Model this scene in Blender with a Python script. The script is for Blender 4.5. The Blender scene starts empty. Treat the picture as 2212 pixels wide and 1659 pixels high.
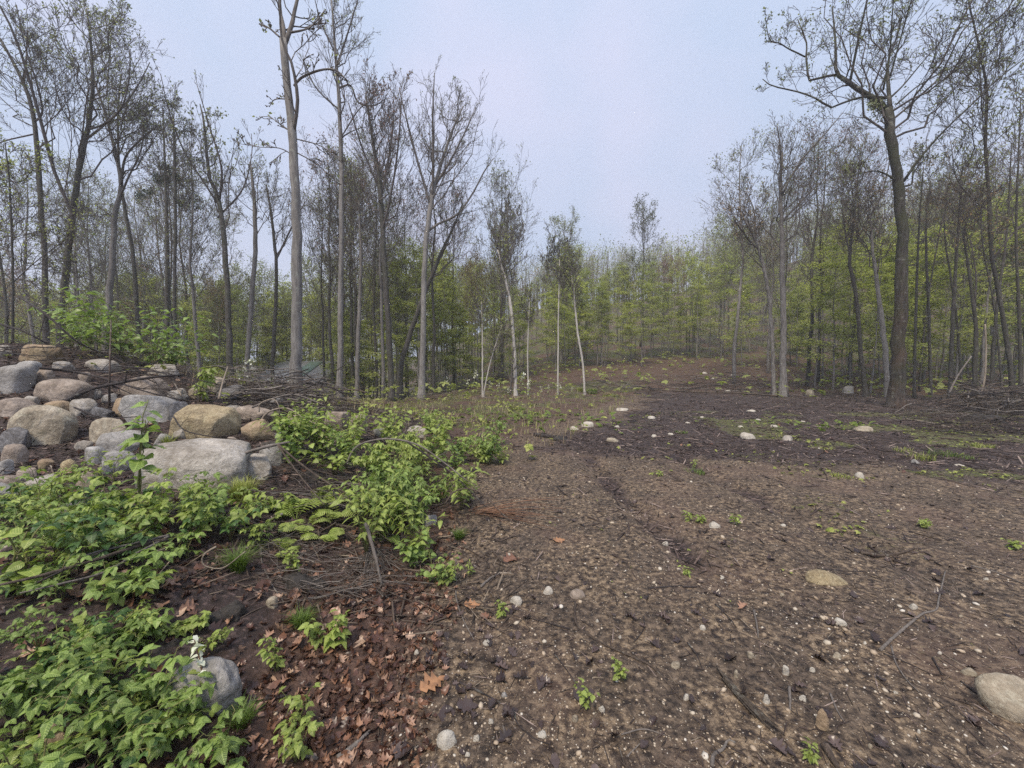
import bpy, math, random
import numpy as np
from mathutils import Vector, Matrix

random.seed(11)
SC = bpy.context.scene
COL = SC.collection

# ------------------------------------------------------------------ camera
CAM_H = 1.6
PITCH = math.atan(39.5 / 831.0)
cam_data = bpy.data.cameras.new("camera")
cam_data.sensor_width = 36.0
cam_data.lens = 36.0 * 831.0 / 2212.0
cam_data.clip_start = 0.05
cam_data.clip_end = 2000.0
cam = bpy.data.objects.new("camera", cam_data)
COL.objects.link(cam)
cam.location = (0, 0, CAM_H)
cam.rotation_euler = (math.pi / 2 - PITCH, 0, 0)
SC.camera = cam

# ------------------------------------------------------------------ light
SUN_EL, SUN_AZ = math.radians(58), math.radians(205)      # high and behind, hidden by cloud
world = bpy.data.worlds.new("World")
SC.world = world
world.use_nodes = True
wn, wl = world.node_tree.nodes, world.node_tree.links
wn.clear()
w_out = wn.new("ShaderNodeOutputWorld")
w_sky = wn.new("ShaderNodeTexSky"); w_sky.sky_type = 'NISHITA'; w_sky.sun_disc = False
w_sky.sun_elevation = SUN_EL; w_sky.sun_rotation = SUN_AZ; w_sky.dust_density = 3.0
w_b1 = wn.new("ShaderNodeBackground"); w_b1.inputs[1].default_value = 0.05
wl.new(w_sky.outputs[0], w_b1.inputs[0])
w_tc = wn.new("ShaderNodeTexCoord")
w_sep = wn.new("ShaderNodeSeparateXYZ"); wl.new(w_tc.outputs["Generated"], w_sep.inputs[0])
w_mr = wn.new("ShaderNodeMapRange"); w_mr.inputs[1].default_value = 0.0; w_mr.inputs[2].default_value = 0.9
wl.new(w_sep.outputs[2], w_mr.inputs[0])
w_ramp = wn.new("ShaderNodeValToRGB")
w_ramp.color_ramp.elements[0].color = (0.51, 0.585, 0.79, 1)
w_ramp.color_ramp.elements[1].color = (0.66, 0.72, 0.92, 1)
wl.new(w_mr.outputs[0], w_ramp.inputs[0])
w_no = wn.new("ShaderNodeTexNoise"); w_no.inputs["Scale"].default_value = 2.6; w_no.inputs["Detail"].default_value = 3
wl.new(w_tc.outputs["Generated"], w_no.inputs["Vector"])
w_nr = wn.new("ShaderNodeMapRange"); w_nr.inputs[1].default_value = 0.38; w_nr.inputs[2].default_value = 0.62
wl.new(w_no.outputs[0], w_nr.inputs[0])
w_cl = wn.new("ShaderNodeMixRGB"); w_cl.inputs[1].default_value = (0.87, 0.95, 0.985, 1); w_cl.inputs[2].default_value = (1.08, 1.03, 1.035, 1)
wl.new(w_nr.outputs[0], w_cl.inputs[0])
w_mul = wn.new("ShaderNodeMixRGB"); w_mul.blend_type = 'MULTIPLY'; w_mul.inputs[0].default_value = 1.0
wl.new(w_ramp.outputs[0], w_mul.inputs[1]); wl.new(w_cl.outputs[0], w_mul.inputs[2])
w_b2 = wn.new("ShaderNodeBackground"); w_b2.inputs[1].default_value = 0.39
wl.new(w_mul.outputs[0], w_b2.inputs[0])
w_mix = wn.new("ShaderNodeMixShader"); w_mix.inputs[0].default_value = 0.93
wl.new(w_b1.outputs[0], w_mix.inputs[1]); wl.new(w_b2.outputs[0], w_mix.inputs[2])
wl.new(w_mix.outputs[0], w_out.inputs[0])

sun_data = bpy.data.lights.new("sun", 'SUN')
sun_data.energy = 1.5; sun_data.angle = math.radians(12); sun_data.color = (1.0, 0.87, 0.70)
sun = bpy.data.objects.new("sun", sun_data); COL.objects.link(sun)
sun.location = (0, 0, 60)
_sd = Vector((math.sin(SUN_AZ) * math.cos(SUN_EL), math.cos(SUN_AZ) * math.cos(SUN_EL), math.sin(SUN_EL)))
sun.rotation_euler = _sd.to_track_quat('Z', 'Y').to_euler()

SC.view_settings.view_transform = 'Standard'
SC.view_settings.look = 'None'
SC.view_settings.exposure = 1.5
SC.view_settings.gamma = 1.0
SC.view_settings.use_curve_mapping = False
SC.cycles.max_bounces = 9
SC.cycles.diffuse_bounces = 6
SC.cycles.glossy_bounces = 2
SC.cycles.transmission_bounces = 8
SC.cycles.use_denoising = False
SC.cycles.volume_bounces = 1
SC.render.film_transparent = False

# ------------------------------------------------------------------ noise and terrain shape
_T = np.random.RandomState(7).rand(64, 64, 64).astype(np.float32)
def vn3(x, y, z):
    x = np.asarray(x, float); y = np.asarray(y, float); z = np.asarray(z, float)+0*x; y = y+0*x; x = x+0*y
    xi, yi, zi = np.floor(x).astype(int), np.floor(y).astype(int), np.floor(z).astype(int)
    fx, fy, fz = x - xi, y - yi, z - zi
    fx, fy, fz = fx*fx*(3-2*fx), fy*fy*(3-2*fy), fz*fz*(3-2*fz)
    x0, y0, z0 = xi & 63, yi & 63, zi & 63
    x1, y1, z1 = (xi+1) & 63, (yi+1) & 63, (zi+1) & 63
    a = _T[x0, y0, z0]*(1-fx) + _T[x1, y0, z0]*fx
    b = _T[x0, y1, z0]*(1-fx) + _T[x1, y1, z0]*fx
    c = _T[x0, y0, z1]*(1-fx) + _T[x1, y0, z1]*fx
    d = _T[x0, y1, z1]*(1-fx) + _T[x1, y1, z1]*fx
    return (a*(1-fy)+b*fy)*(1-fz) + (c*(1-fy)+d*fy)*fz
def fbm(x, y, z=0.0, o=4):
    s, a, f = 0, 0.5, 1.0
    for i in range(o):
        s = s + a * (vn3(x*f + 17.1*i, y*f + 5.7*i, np.asarray(z)*f + 3.3*i) - 0.5)
        a *= 0.5; f *= 2.03
    return s
def ss(t):
    t = np.clip(t, 0, 1); return t*t*(3-2*t)
def xbank(y):
    return -0.5 - 0.1*np.clip(y-3.5, 0, 30) + 0.25*fbm(y*0.9, 3.1, 0.5, 2)
def H(x, y):
    x = np.asarray(x, float); y = np.asarray(y, float)
    t = np.clip(xbank(y) - x, 0, None)
    bank = 0.42*ss(t/2.4) * (1 - ss((y-8.5)/4))
    mound = np.interp(t, [0, 1, 2.1, 3.1, 4.4, 5.5, 7.4, 9, 14], [0, .06, .16, .33, .62, .84, 1.34, 1.58, 1.75]) * ss((y-3.0)/4.5) * (1 - ss((y-8.6)/5.0))
    a = x/np.maximum(y, 1.0)
    s = ss((a+0.4)/0.55)
    hr = np.interp(y, [0, 21, 30, 42, 70, 110, 145, 300], [0, 0, 1.0, 2.6, 8.5, 19, 24, 26]) * (1 + ss((a-0.2)/0.9)*ss((y-45)/50))
    hl = np.interp(y, [0, 14, 24, 40, 70, 110, 300], [0, 0, -0.5, -2.8, -4.5, -3, 5])
    z = bank + mound + hr*s + hl*(1-s)
    z = z + 0.16*fbm(x*0.22, y*0.22, 1.5, 3)*ss((y-9)/12) + 0.8*fbm(x*0.06, y*0.06, 9.5, 3)*ss((y-26)/30)
    z = z + (0.05 + 0.10*ss(t/1.5))*fbm(x*1.7, y*1.7, 4.2, 4)*(1-ss((y-40)/40))
    z = z + 0.022*fbm(x*11, y*11, 2.2, 2)*(1-ss((y-10)/10))
    for xr in (1.45, 3.1):                                     # old wheel ruts
        z = z - 0.085*np.exp(-((x - xr - 0.12*np.sin(y*0.8))/0.17)**2) * ss((y-2)/2) * (1-ss((y-9)/4))
    return z
def h1(x, y): return float(H(np.array([x]), np.array([y]))[0])
CP, SP = math.cos(PITCH), math.sin(PITCH)
def ray(px, py):
    u, v = (px-1106)/831.0, (829.5-py)/831.0
    return np.array([u, CP + SP*v, -SP + CP*v])
def place(px, py, tmax=260):
    """the spot of ground seen at that place in the photograph"""
    d = ray(px, py); t0 = 0.6
    ts = 0.6*1.02**np.arange(320); ts = ts[ts < tmax]
    P = np.array([0, 0, CAM_H]) + ts[:, None]*d
    below = P[:, 2] < H(P[:, 0], P[:, 1])
    if not below.any(): return Vector((P[-1, 0], P[-1, 1], h1(P[-1, 0], P[-1, 1])))
    i = max(int(np.argmax(below)), 1); lo, hi = ts[i-1], ts[i]
    ts = np.linspace(lo, hi, 40); P = np.array([0, 0, CAM_H]) + ts[:, None]*d
    p = P[int(np.argmax(P[:, 2] < H(P[:, 0], P[:, 1])+1e-6))]
    return Vector(p)
def at(px, py, Y):
    d = ray(px, py); k = Y/d[1]
    return np.array([d[0]*k, Y, CAM_H + d[2]*k])

# ------------------------------------------------------------------ mesh helpers
def mesh(name, V, F, mats=(), smooth=True, uv=None, mi=None, attrs=None):
    """F: list of (n,k) int arrays"""
    V = np.asarray(V, np.float32).reshape(-1, 3)
    if isinstance(F, np.ndarray): F = [F]
    F = [np.asarray(f, np.int32) for f in F if len(f)]
    me = bpy.data.meshes.new(name)
    me.vertices.add(len(V)); me.vertices.foreach_set("co", V.ravel())
    loops = np.concatenate([f.ravel() for f in F]) if F else np.zeros(0, np.int32)
    tot = np.concatenate([np.full(len(f), f.shape[1], np.int32) for f in F]) if F else np.zeros(0, np.int32)
    st = np.concatenate([[0], np.cumsum(tot)[:-1]]).astype(np.int32) if len(tot) else tot
    me.loops.add(len(loops)); me.loops.foreach_set("vertex_index", loops)
    me.polygons.add(len(tot)); me.polygons.foreach_set("loop_start", st); me.polygons.foreach_set("loop_total", tot)
    if smooth: me.polygons.foreach_set("use_smooth", np.ones(len(tot), bool))
    if mi is not None: me.polygons.foreach_set("material_index", np.asarray(mi, np.int32))
    if uv is not None:
        l = me.uv_layers.new(name="UVMap"); l.data.foreach_set("uv", np.asarray(uv, np.float32)[loops].ravel())
    if attrs:
        for k, a in attrs.items():
            at_ = me.color_attributes.new(k, 'FLOAT_COLOR', 'POINT'); at_.data.foreach_set("color", np.asarray(a, np.float32).ravel())
    for m in mats: me.materials.append(m)
    me.update(calc_edges=True)
    return me
def link(name, me, parent=None, loc=None, **props):
    o = bpy.data.objects.new(name, me); COL.objects.link(o)
    if parent is not None: o.parent = parent
    if loc is not None: o.location = loc
    for k, v in props.items():
        if v is not None: o[k] = v
    return o
def thing(name, label, category, loc=(0, 0, 0), rot=(0, 0, 0), group=None, scale=1.0):
    o = bpy.data.objects.new(name, None); COL.objects.link(o)
    o.location = loc; o.rotation_euler = rot; o.scale = (scale,)*3
    o.empty_display_size = 0.1
    o["label"] = label; o["category"] = category
    if group: o["group"] = group
    return o
class MB:
    def __init__(s): s.V = []; s.F = {}; s.n = 0; s.UV = []
    def add(s, V, F, uv=None):
        V = np.asarray(V, np.float32).reshape(-1, 3); F = np.asarray(F, np.int32)
        s.V.append(V); s.F.setdefault(F.shape[1], []).append(F + s.n); s.n += len(V)
        s.UV.append(np.zeros((len(V), 2)) if uv is None else np.asarray(uv))
    def mesh(s, name, mats, smooth=True):
        V = np.concatenate(s.V) if s.V else np.zeros((0, 3))
        return mesh(name, V, [np.concatenate(f) for f in s.F.values()], mats, smooth, uv=np.concatenate(s.UV) if s.V else None)
def norm(v): return v/np.maximum(np.linalg.norm(v, axis=-1, keepdims=True), 1e-9)
def tube(P, R, k=8, cap=True, rough=0.0, seed=0):
    P = np.asarray(P, float); R = np.asarray(R, float); m = len(P)
    T = norm(np.gradient(P, axis=0)); mt = np.abs(norm(T.mean(0)))
    ref = np.eye(3)[int(np.argmin(mt))]
    A = norm(np.cross(T, ref)); B = np.cross(T, A)
    th = np.arange(k)*2*math.pi/k
    rr = R[:, None]*np.ones((1, k))
    if rough: rr = rr*(1 + rough*(np.random.RandomState(seed).rand(m, k)-0.5)*2)
    V = P[:, None]+rr[..., None]*(np.cos(th)[None, :, None]*A[:, None]+np.sin(th)[None, :, None]*B[:, None])
    V = V.reshape(-1, 3)
    i = np.arange(m-1)[:, None]*k; j = np.arange(k)[None]; j2 = (j+1) % k
    F = np.stack([i+j, i+j2, i+k+j2, i+k+j], -1).reshape(-1, 4)
    if cap:
        V = np.concatenate([V, P[:1], P[-1:]]); c0, c1 = len(V)-2, len(V)-1
        j = np.arange(k); j2 = (j+1) % k
        F = np.concatenate([F, np.stack([j2, j, np.full(k, c0), np.full(k, c0)], -1)]) if False else F
        T3 = np.concatenate([np.stack([j2, j, np.full(k, c0)], -1), np.stack([(m-1)*k+j, (m-1)*k+j2, np.full(k, c1)], -1)])
        return V, F, T3
    return V, F, np.zeros((0, 3), int)
def add_tube(mb, P, R, k=8, **kw):
    V, F, T3 = tube(P, R, k, **kw)
    b = mb.n; mb.add(V, F)
    if len(T3): mb.F.setdefault(3, []).append((T3+b).astype(np.int32))
def frusta(P0, P1, R0, R1, k=3):
    T = norm(P1-P0); ref = np.where(np.abs(T[:, 2:3]) > 0.8, np.array([[1., 0, 0]]), np.array([[0, 0, 1.]]))
    A = norm(np.cross(T, ref)); B = np.cross(T, A); n = len(P0)
    th = np.arange(k)*2*math.pi/k; C = np.cos(th)[None, :, None]*A[:, None]+np.sin(th)[None, :, None]*B[:, None]
    V = np.concatenate([P0[:, None]+C*R0[:, None, None], P1[:, None]+C*R1[:, None, None]], 1).reshape(-1, 3)
    b = np.arange(n)[:, None]*2*k; j = np.arange(k)[None]; j2 = (j+1) % k
    return V, np.stack([b+j, b+j2, b+k+j2, b+k+j], -1).reshape(-1, 4)
def poly_frusta(P, R, k=3):
    return frusta(P[:, :-1].reshape(-1, 3), P[:, 1:].reshape(-1, 3), R[:, :-1].ravel(), R[:, 1:].ravel(), k)
def resample(P, R, m):
    P = np.asarray(P, float); R = np.asarray(R, float)
    s = np.concatenate([[0], np.cumsum(np.linalg.norm(np.diff(P, axis=0), axis=1))]); t = np.linspace(0, s[-1], m)
    return np.stack([np.interp(t, s, P[:, i]) for i in range(3)], -1), np.interp(t, s, R)
def smooth_poly(P, R, m):
    """Catmull-Rom through the points"""
    P = np.asarray(P, float); n = len(P)
    if n < 3: return resample(P, R, m)
    E = np.concatenate([[2*P[0]-P[1]], P, [2*P[-1]-P[-2]]])
    out = []
    for i in range(n-1):
        p0, p1, p2, p3 = E[i], E[i+1], E[i+2], E[i+3]
        for t in np.linspace(0, 1, 7)[:-1]:
            out.append(0.5*((2*p1)+(-p0+p2)*t+(2*p0-5*p1+4*p2-p3)*t*t+(-p0+3*p1-3*p2+p3)*t**3))
    out.append(P[-1]); out = np.array(out)
    RR = np.interp(np.linspace(0, n-1, len(out)), np.arange(n), R)
    return resample(out, RR, m)

# ------------------------------------------------------------------ material helpers
class NT:
    def __init__(s, name):
        s.m = bpy.data.materials.new(name); s.m.use_nodes = True
        s.t = s.m.node_tree; s.t.nodes.clear()
        s.out = s.t.nodes.new("ShaderNodeOutputMaterial"); s.b = s.t.nodes.new("ShaderNodeBsdfPrincipled")
        s.t.links.new(s.b.outputs[0], s.out.inputs[0])
    def n(s, t, **kw):
        o = s.t.nodes.new("ShaderNode"+t)
        for k, v in kw.items():
            if k.startswith("i_"):
                key = k[2:]; key = int(key) if key.isdigit() else key.replace("_", " ")
                s.set(o.inputs[key], v)
            else: setattr(o, k, v)
        return o
    def set(s, inp, v):
        if isinstance(v, bpy.types.NodeSocket): s.t.links.new(v, inp)
        elif isinstance(v, (tuple, list)) and len(v) == 3 and inp.type == 'RGBA': inp.default_value = (*v, 1)
        else: inp.default_value = v
    def P(s, **kw):
        for k, v in kw.items(): s.set(s.b.inputs[k.replace("_", " ")], v)
    def coord(s, which="Object", scale=(1, 1, 1)):
        c = s.n("TexCoord"); mp = s.n("Mapping", i_Vector=c.outputs[which]); mp.inputs["Scale"].default_value = scale
        return mp.outputs[0]
    def noise(s, vec, scale, detail=4, rough=0.55, dist=0.0):
        o = s.n("TexNoise", i_Vector=vec, i_Scale=scale, i_Detail=detail, i_Roughness=rough, i_Distortion=dist); return o.outputs[0]
    def vor(s, vec, scale, out=0, feature='F1'):
        o = s.n("TexVoronoi", i_Vector=vec, i_Scale=scale); o.feature = feature; return o.outputs[out]
    def ramp(s, fac, stops):
        o = s.n("ValToRGB", i_0=fac); r = o.color_ramp
        while len(r.elements) < len(stops): r.elements.new(0.5)
        for e, (p, c) in zip(r.elements, stops):
            e.position = p; e.color = (*c, 1) if len(c) == 3 else c
        return o.outputs[0]
    def lin(s, fac, a, b, c=0.0, d=1.0):
        o = s.n("MapRange", i_0=fac, i_1=a, i_2=b, i_3=c, i_4=d); return o.outputs[0]
    def mix(s, fac, a, b, mode='MIX'):
        o = s.n("MixRGB", blend_type=mode, i_0=fac, i_1=a, i_2=b); return o.outputs[0]
    def math(s, op, a, b=0.0):
        o = s.n("Math", operation=op, i_0=a, i_1=b); return o.outputs[0]
    def bump(s, h, strength=0.5, dist=0.02, prev=None):
        o = s.n("Bump", i_Height=h, i_Strength=strength, i_Distance=dist)
        if prev is not None: s.set(o.inputs["Normal"], prev)
        return o.outputs[0]
def g3(v): return (v, v, v)

def bark_mat(name, dark, light, scale=1.0, moss=0.0, lichen=0.25, red=0.0):
    t = NT(name); c = t.coord("Object")
    cz = t.coord("Object", (1, 1, 0.16))
    n1 = t.noise(cz, 16*scale, 5, 0.65); n2 = t.noise(c, 1.3, 3); n3 = t.noise(c, 7*scale, 4, 0.6)
    col = t.mix(t.lin(n1, 0.35, 0.65), dark, light)
    col = t.mix(t.lin(n2, 0.35, 0.7, 0, 0.45), col, tuple(0.55*v for v in dark))
    col = t.mix(t.lin(n3, 0.58, 0.66, 0, lichen), col, (0.36, 0.38, 0.33))
    if moss: col = t.mix(t.math('MULTIPLY', t.lin(t.noise(c, 2.2, 4), 0.42, 0.6), moss), col, (0.045, 0.055, 0.02))
    if red:
        z = t.n("SeparateXYZ", i_0=t.n("NewGeometry").outputs["Position"]).outputs[2]
        f = t.math('MULTIPLY', t.lin(z, 6.0, 0.3), t.lin(t.noise(c, 1.1, 4), 0.38, 0.6))
        col = t.mix(t.math('MULTIPLY', f, red), col, t.mix(t.lin(n1, 0.4, 0.6), (0.05, 0.012, 0.012), (0.13, 0.045, 0.035)))
    w = t.n("ObjectInfo").outputs["Random"]
    col = t.mix(t.lin(w, 0, 1, 0, 0.3), col, tuple(0.6*v for v in dark))
    t.P(Base_Color=col, Roughness=0.85, Normal=t.bump(n1, 0.8, 0.03))
    return t.m
def leaf_mat(name, c1, c2, trans=0.35, rough=0.5, veins=False, isl=True, objrand=False):
    t = NT(name)
    r = t.n("NewGeometry").outputs["Random Per Island"] if isl else t.n("ObjectInfo").outputs["Random"]
    col = t.ramp(r, [(0.0, c1), (1.0, c2)])
    if objrand:
        r2 = t.n("ObjectInfo").outputs["Random"]
        col = t.mix(t.lin(r2, 0, 1, 0, 0.85), col, tuple(0.42*v for v in c1))
    nrm = None
    if veins:
        uv = t.n("TexCoord").outputs["UV"]; sp = t.n("SeparateXYZ", i_0=uv)
        av = t.math('ABSOLUTE', t.math('SUBTRACT', sp.outputs[1], 0.5))
        st = t.math('SUBTRACT', t.math('MULTIPLY', sp.outputs[0], 9.0), t.math('MULTIPLY', av, 7.0))
        w = t.math('PINGPONG', st, 0.5)
        v1 = t.lin(w, 0.0, 0.16, 1, 0); mid = t.lin(av, 0.0, 0.035, 1, 0)
        vv = t.math('MAXIMUM', v1, mid)
        col = t.mix(t.math('MULTIPLY', vv, 0.45), col, tuple(min(1, 1.9*v+0.02) for v in c2))
        col = t.mix(t.lin(t.noise(t.coord("Object"), 9, 3), 0.4, 0.7, 0, 0.35), col, tuple(0.6*v for v in c1))
        nrm = t.bump(w, 0.35, 0.004)
    t.P(Base_Color=col, Roughness=rough)
    t.b.inputs["Specular IOR Level"].default_value = 0.4
    if nrm is not None: t.P(Normal=nrm)
    tr = t.n("BsdfTranslucent", i_Color=t.mix(1.0, col, (1.06, 1.14, 0.72), 'MULTIPLY'))
    mx = t.n("MixShader", i_0=trans, i_1=t.b.outputs[0], i_2=tr.outputs[0])
    t.t.links.new(mx.outputs[0], t.out.inputs[0])
    return t.m
# ------------------------------------------------------------------ ground sheet
def zones(x, y):
    """mulch, green, litter, path weights: what covers the ground where"""
    w = fbm(x*0.55, y*0.55, 31.0, 4)*2; w2 = fbm(x*2.1, y*2.1, 12.0, 3)*2; w3 = fbm(x*0.9, y*0.9, 50.0, 4)*2
    t = xbank(y) - x
    xl = 0.2 + (y-6.6)*0.50
    mul = ss((x-xl+1.8*w+0.5*w2)/1.8+0.5) * ss((y-5.5+2.6*w+1.0*w2+0.35*np.clip(x-3.5, -9, 4))/2.4) * (1-ss((y-20-2*w)/3))*(0.75+0.25*ss((w3+0.3)/0.4))
    mul = np.maximum(mul, 0.5*ss(w3*1.2-0.25)*ss((y-3)/3)*(t < 0))
    mul = mul*(1-0.95*ss((0.0+w3*1.4)/0.5)*ss((x-5)/3)*ss((8.5-y)/3))
    mul = np.maximum(mul, 0.8*ss((t-0.55)/0.5)*ss((y-0.5)/0.5)*(1-ss((y-10)/2)))
    for xr in (1.45, 3.1): mul = np.maximum(mul, 1.1*np.exp(-((x-xr-0.12*np.sin(y*0.8))/0.16)**2)*ss((y-1.8)/1.5)*(1-ss((y-9)/3))*(0.5+w2))
    lit = np.maximum(ss((t+0.15+0.35*w)/0.3)*(1-ss((t-1.5)/1.0)*0.5)*ss((y+3)/2), 0)
    lit = np.maximum(lit, ss((y-19-1.5*w)/4)*0.85)
    lit = np.maximum(lit, 0.8*ss((xl-x-0.3+0.8*w)/1.0)*ss((y-3.6)/1.5))
    gr = ss((xl-x+1.6*w-0.2)/1.8)*ss((y-6.5)/3)*ss((w3*1.5+0.30)/0.5)*(1-ss((y-24)/6))*0.8
    gr = np.maximum(gr, ss((x-4.2+w)/2.0)*ss((y-4.0)/1.3)*(1-ss((y-12.5)/2))*ss((w3*1.6+w2*0.5+0.02)/0.30)*0.95)
    gr = np.maximum(gr, 0.35*ss((w3*1.5+w2*0.4-0.16)/0.3)*ss((x-1.5)/2))
    gr = np.maximum(gr, 0.85*ss((y-27-9*ss((x/np.maximum(y, 1)-0.1)/0.2)*(1-ss((x/np.maximum(y, 1)-0.9)/0.2))+4*w)/7)*ss((w3*1.3+0.35)/0.4))
    return mul, gr, lit
def build_ground():
    def axis(a, lo, hi, n):
        t = np.linspace(math.asinh(lo/a), math.asinh(hi/a), n); return a*np.sinh(t)
    xs = axis(1.6, -330, 330, 500)
    ys = np.concatenate([axis(1.5, -40, 1.6, 90)[:-1], 1.6 + axis(1.3, 0, 330, 340)])
    X, Y = np.meshgrid(xs, ys); Z = H(X, Y)
    ny, nx = X.shape; V = np.stack([X, Y, Z], -1).reshape(-1, 3)
    i = np.arange(ny-1)[:, None]*nx; j = np.arange(nx-1)[None]
    F = np.stack([i+j, i+j+1, i+nx+j+1, i+nx+j], -1).reshape(-1, 4)
    m, g, l = zones(X, Y)
    C = np.stack([m, g, l, np.ones_like(m)], -1).reshape(-1, 4)
    t = NT("forest_soil"); pos = t.n("NewGeometry").outputs["Position"]
    att = t.n("VertexColor", layer_name="zone").outputs[0]; sp = t.n("SeparateColor", i_0=att)
    n1 = t.noise(pos, 2.3, 6, 0.6); n2 = t.noise(pos, 22, 6, 0.7); n3 = t.noise(pos, 90, 3, 0.6); nbig = t.noise(pos, 0.8, 3)
    soil = t.ramp(n2, [(0.38, (0.016, 0.009, 0.007)), (0.5, (0.105, 0.074, 0.048)), (0.62, (0.32, 0.24, 0.155))])
    soil = t.mix(t.lin(n1, 0.44, 0.58, 0, 0.85), soil, t.ramp(n2, [(0.37, (0.013, 0.009, 0.007)), (0.64, (0.145, 0.108, 0.080))]))
    soil = t.mix(t.lin(nbig, 0.5, 0.65, 0, 0.35), soil, (0.16, 0.10, 0.075))
    v = t.n("TexVoronoi", i_Vector=pos, i_Scale=75.0, i_Randomness=1.0)
    rnd = t.n("SeparateColor", i_0=v.outputs["Color"])
    pe = t.math('MULTIPLY', t.lin(v.outputs[0], 0.30, 0.22), t.lin(rnd.outputs[0], 0.78, 0.82))
    pcol = t.ramp(rnd.outputs[1], [(0.0, (0.20, 0.15, 0.10)), (0.5, (0.40, 0.34, 0.25)), (1.0, (0.5, 0.46, 0.40))])
    soil = t.mix(pe, soil, pcol)
    mulch = t.ramp(n2, [(0.38, (0.010, 0.006, 0.005)), (0.53, (0.040, 0.026, 0.024)), (0.65, (0.15, 0.105, 0.095))])
    green = t.mix(t.lin(t.noise(pos, 7.0, 5, 0.7), 0.42, 0.6), t.ramp(n2, [(0.35, (0.035, 0.036, 0.014)), (0.55, (0.10, 0.115, 0.03)), (0.72, (0.24, 0.23, 0.07))]), t.ramp(n2, [(0.35, (0.03, 0.02, 0.014)), (0.55, (0.08, 0.065, 0.035)), (0.72, (0.20, 0.17, 0.09))]))
    lit = t.ramp(n2, [(0.32, (0.022, 0.012, 0.010)), (0.5, (0.075, 0.042, 0.030)), (0.7, (0.17, 0.10, 0.07))])
    col = t.mix(sp.outputs[2], soil, lit)
    edge = t.math('ADD', t.lin(n2, 0.3, 0.7, -0.3, 0.3), t.lin(t.noise(pos, 5.0, 4, 0.6), 0.3, 0.7, -0.3, 0.3))
    mf = t.lin(t.math('ADD', sp.outputs[0], edge), 0.25, 0.75)
    col = t.mix(mf, col, mulch)
    gf = t.lin(t.math('ADD', sp.outputs[1], edge), 0.42, 0.72)
    col = t.mix(gf, col, green)
    hh = t.math('ADD', t.math('MULTIPLY', n2, 0.7), t.math('MULTIPLY', n3, 0.3))
    b = t.bump(hh, 1.0, 0.035); b = t.bump(pe, 0.6, 0.006, b)
    t.P(Base_Color=col, Roughness=t.lin(n1, 0.35, 0.65, 0.62, 0.9), Normal=b)
    me = mesh("ground", V, F, [t.m], attrs={"zone": C})
    link("ground", me, kind="structure")
build_ground()
# ------------------------------------------------------------------ trees
M_BARK_GREY = bark_mat("bark_grey", (0.12, 0.11, 0.105), (0.30, 0.285, 0.27), 1.0, 0.0, 0.5)
M_BARK_PALE = bark_mat("bark_pale", (0.15, 0.142, 0.135), (0.34, 0.325, 0.305), 1.3, 0.0, 0.5)
M_BARK_WHITE = bark_mat("bark_white", (0.42, 0.40, 0.37), (0.66, 0.63, 0.58), 1.0, 0.0, 0.2)
M_BARK_DARK = bark_mat("bark_dark", (0.035, 0.032, 0.030), (0.115, 0.105, 0.098), 1.0, 0.35, 0.30)
M_BARK_OAK = bark_mat("bark_oak", (0.018, 0.016, 0.014), (0.10, 0.092, 0.082), 0.8, 0.6, 0.45, red=0.45)
M_TWIG_DARK = bark_mat("twig_dark", (0.065, 0.055, 0.052), (0.16, 0.138, 0.128), 1.0, 0, 0.1)
M_TWIG_GREY = bark_mat("twig_grey", (0.12, 0.105, 0.095), (0.23, 0.21, 0.19), 1.0, 0, 0.1)
M_LEAF_OLIVE = leaf_mat("leaf_olive", (0.085, 0.10, 0.04), (0.17, 0.20, 0.08), 0.3)
M_LEAF_GREEN = leaf_mat("leaf_spring", (0.26, 0.30, 0.09), (0.44, 0.49, 0.18), 0.5)
M_LEAF_LIME = leaf_mat("leaf_lime", (0.36, 0.40, 0.11), (0.56, 0.60, 0.22), 0.52)
M_LEAF_RUST = leaf_mat("leaf_russet", (0.24, 0.165, 0.09), (0.37, 0.27, 0.15), 0.42)
M_LEAF_RED = leaf_mat("leaf_red_bud", (0.20, 0.10, 0.09), (0.32, 0.19, 0.15), 0.35)
M_LEAF_GREYGREEN = leaf_mat("leaf_grey_green", (0.20, 0.23, 0.11), (0.34, 0.375, 0.20), 0.42)
M_NEEDLE = leaf_mat("pine_needle", (0.012, 0.03, 0.018), (0.03, 0.055, 0.03), 0.1)

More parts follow.
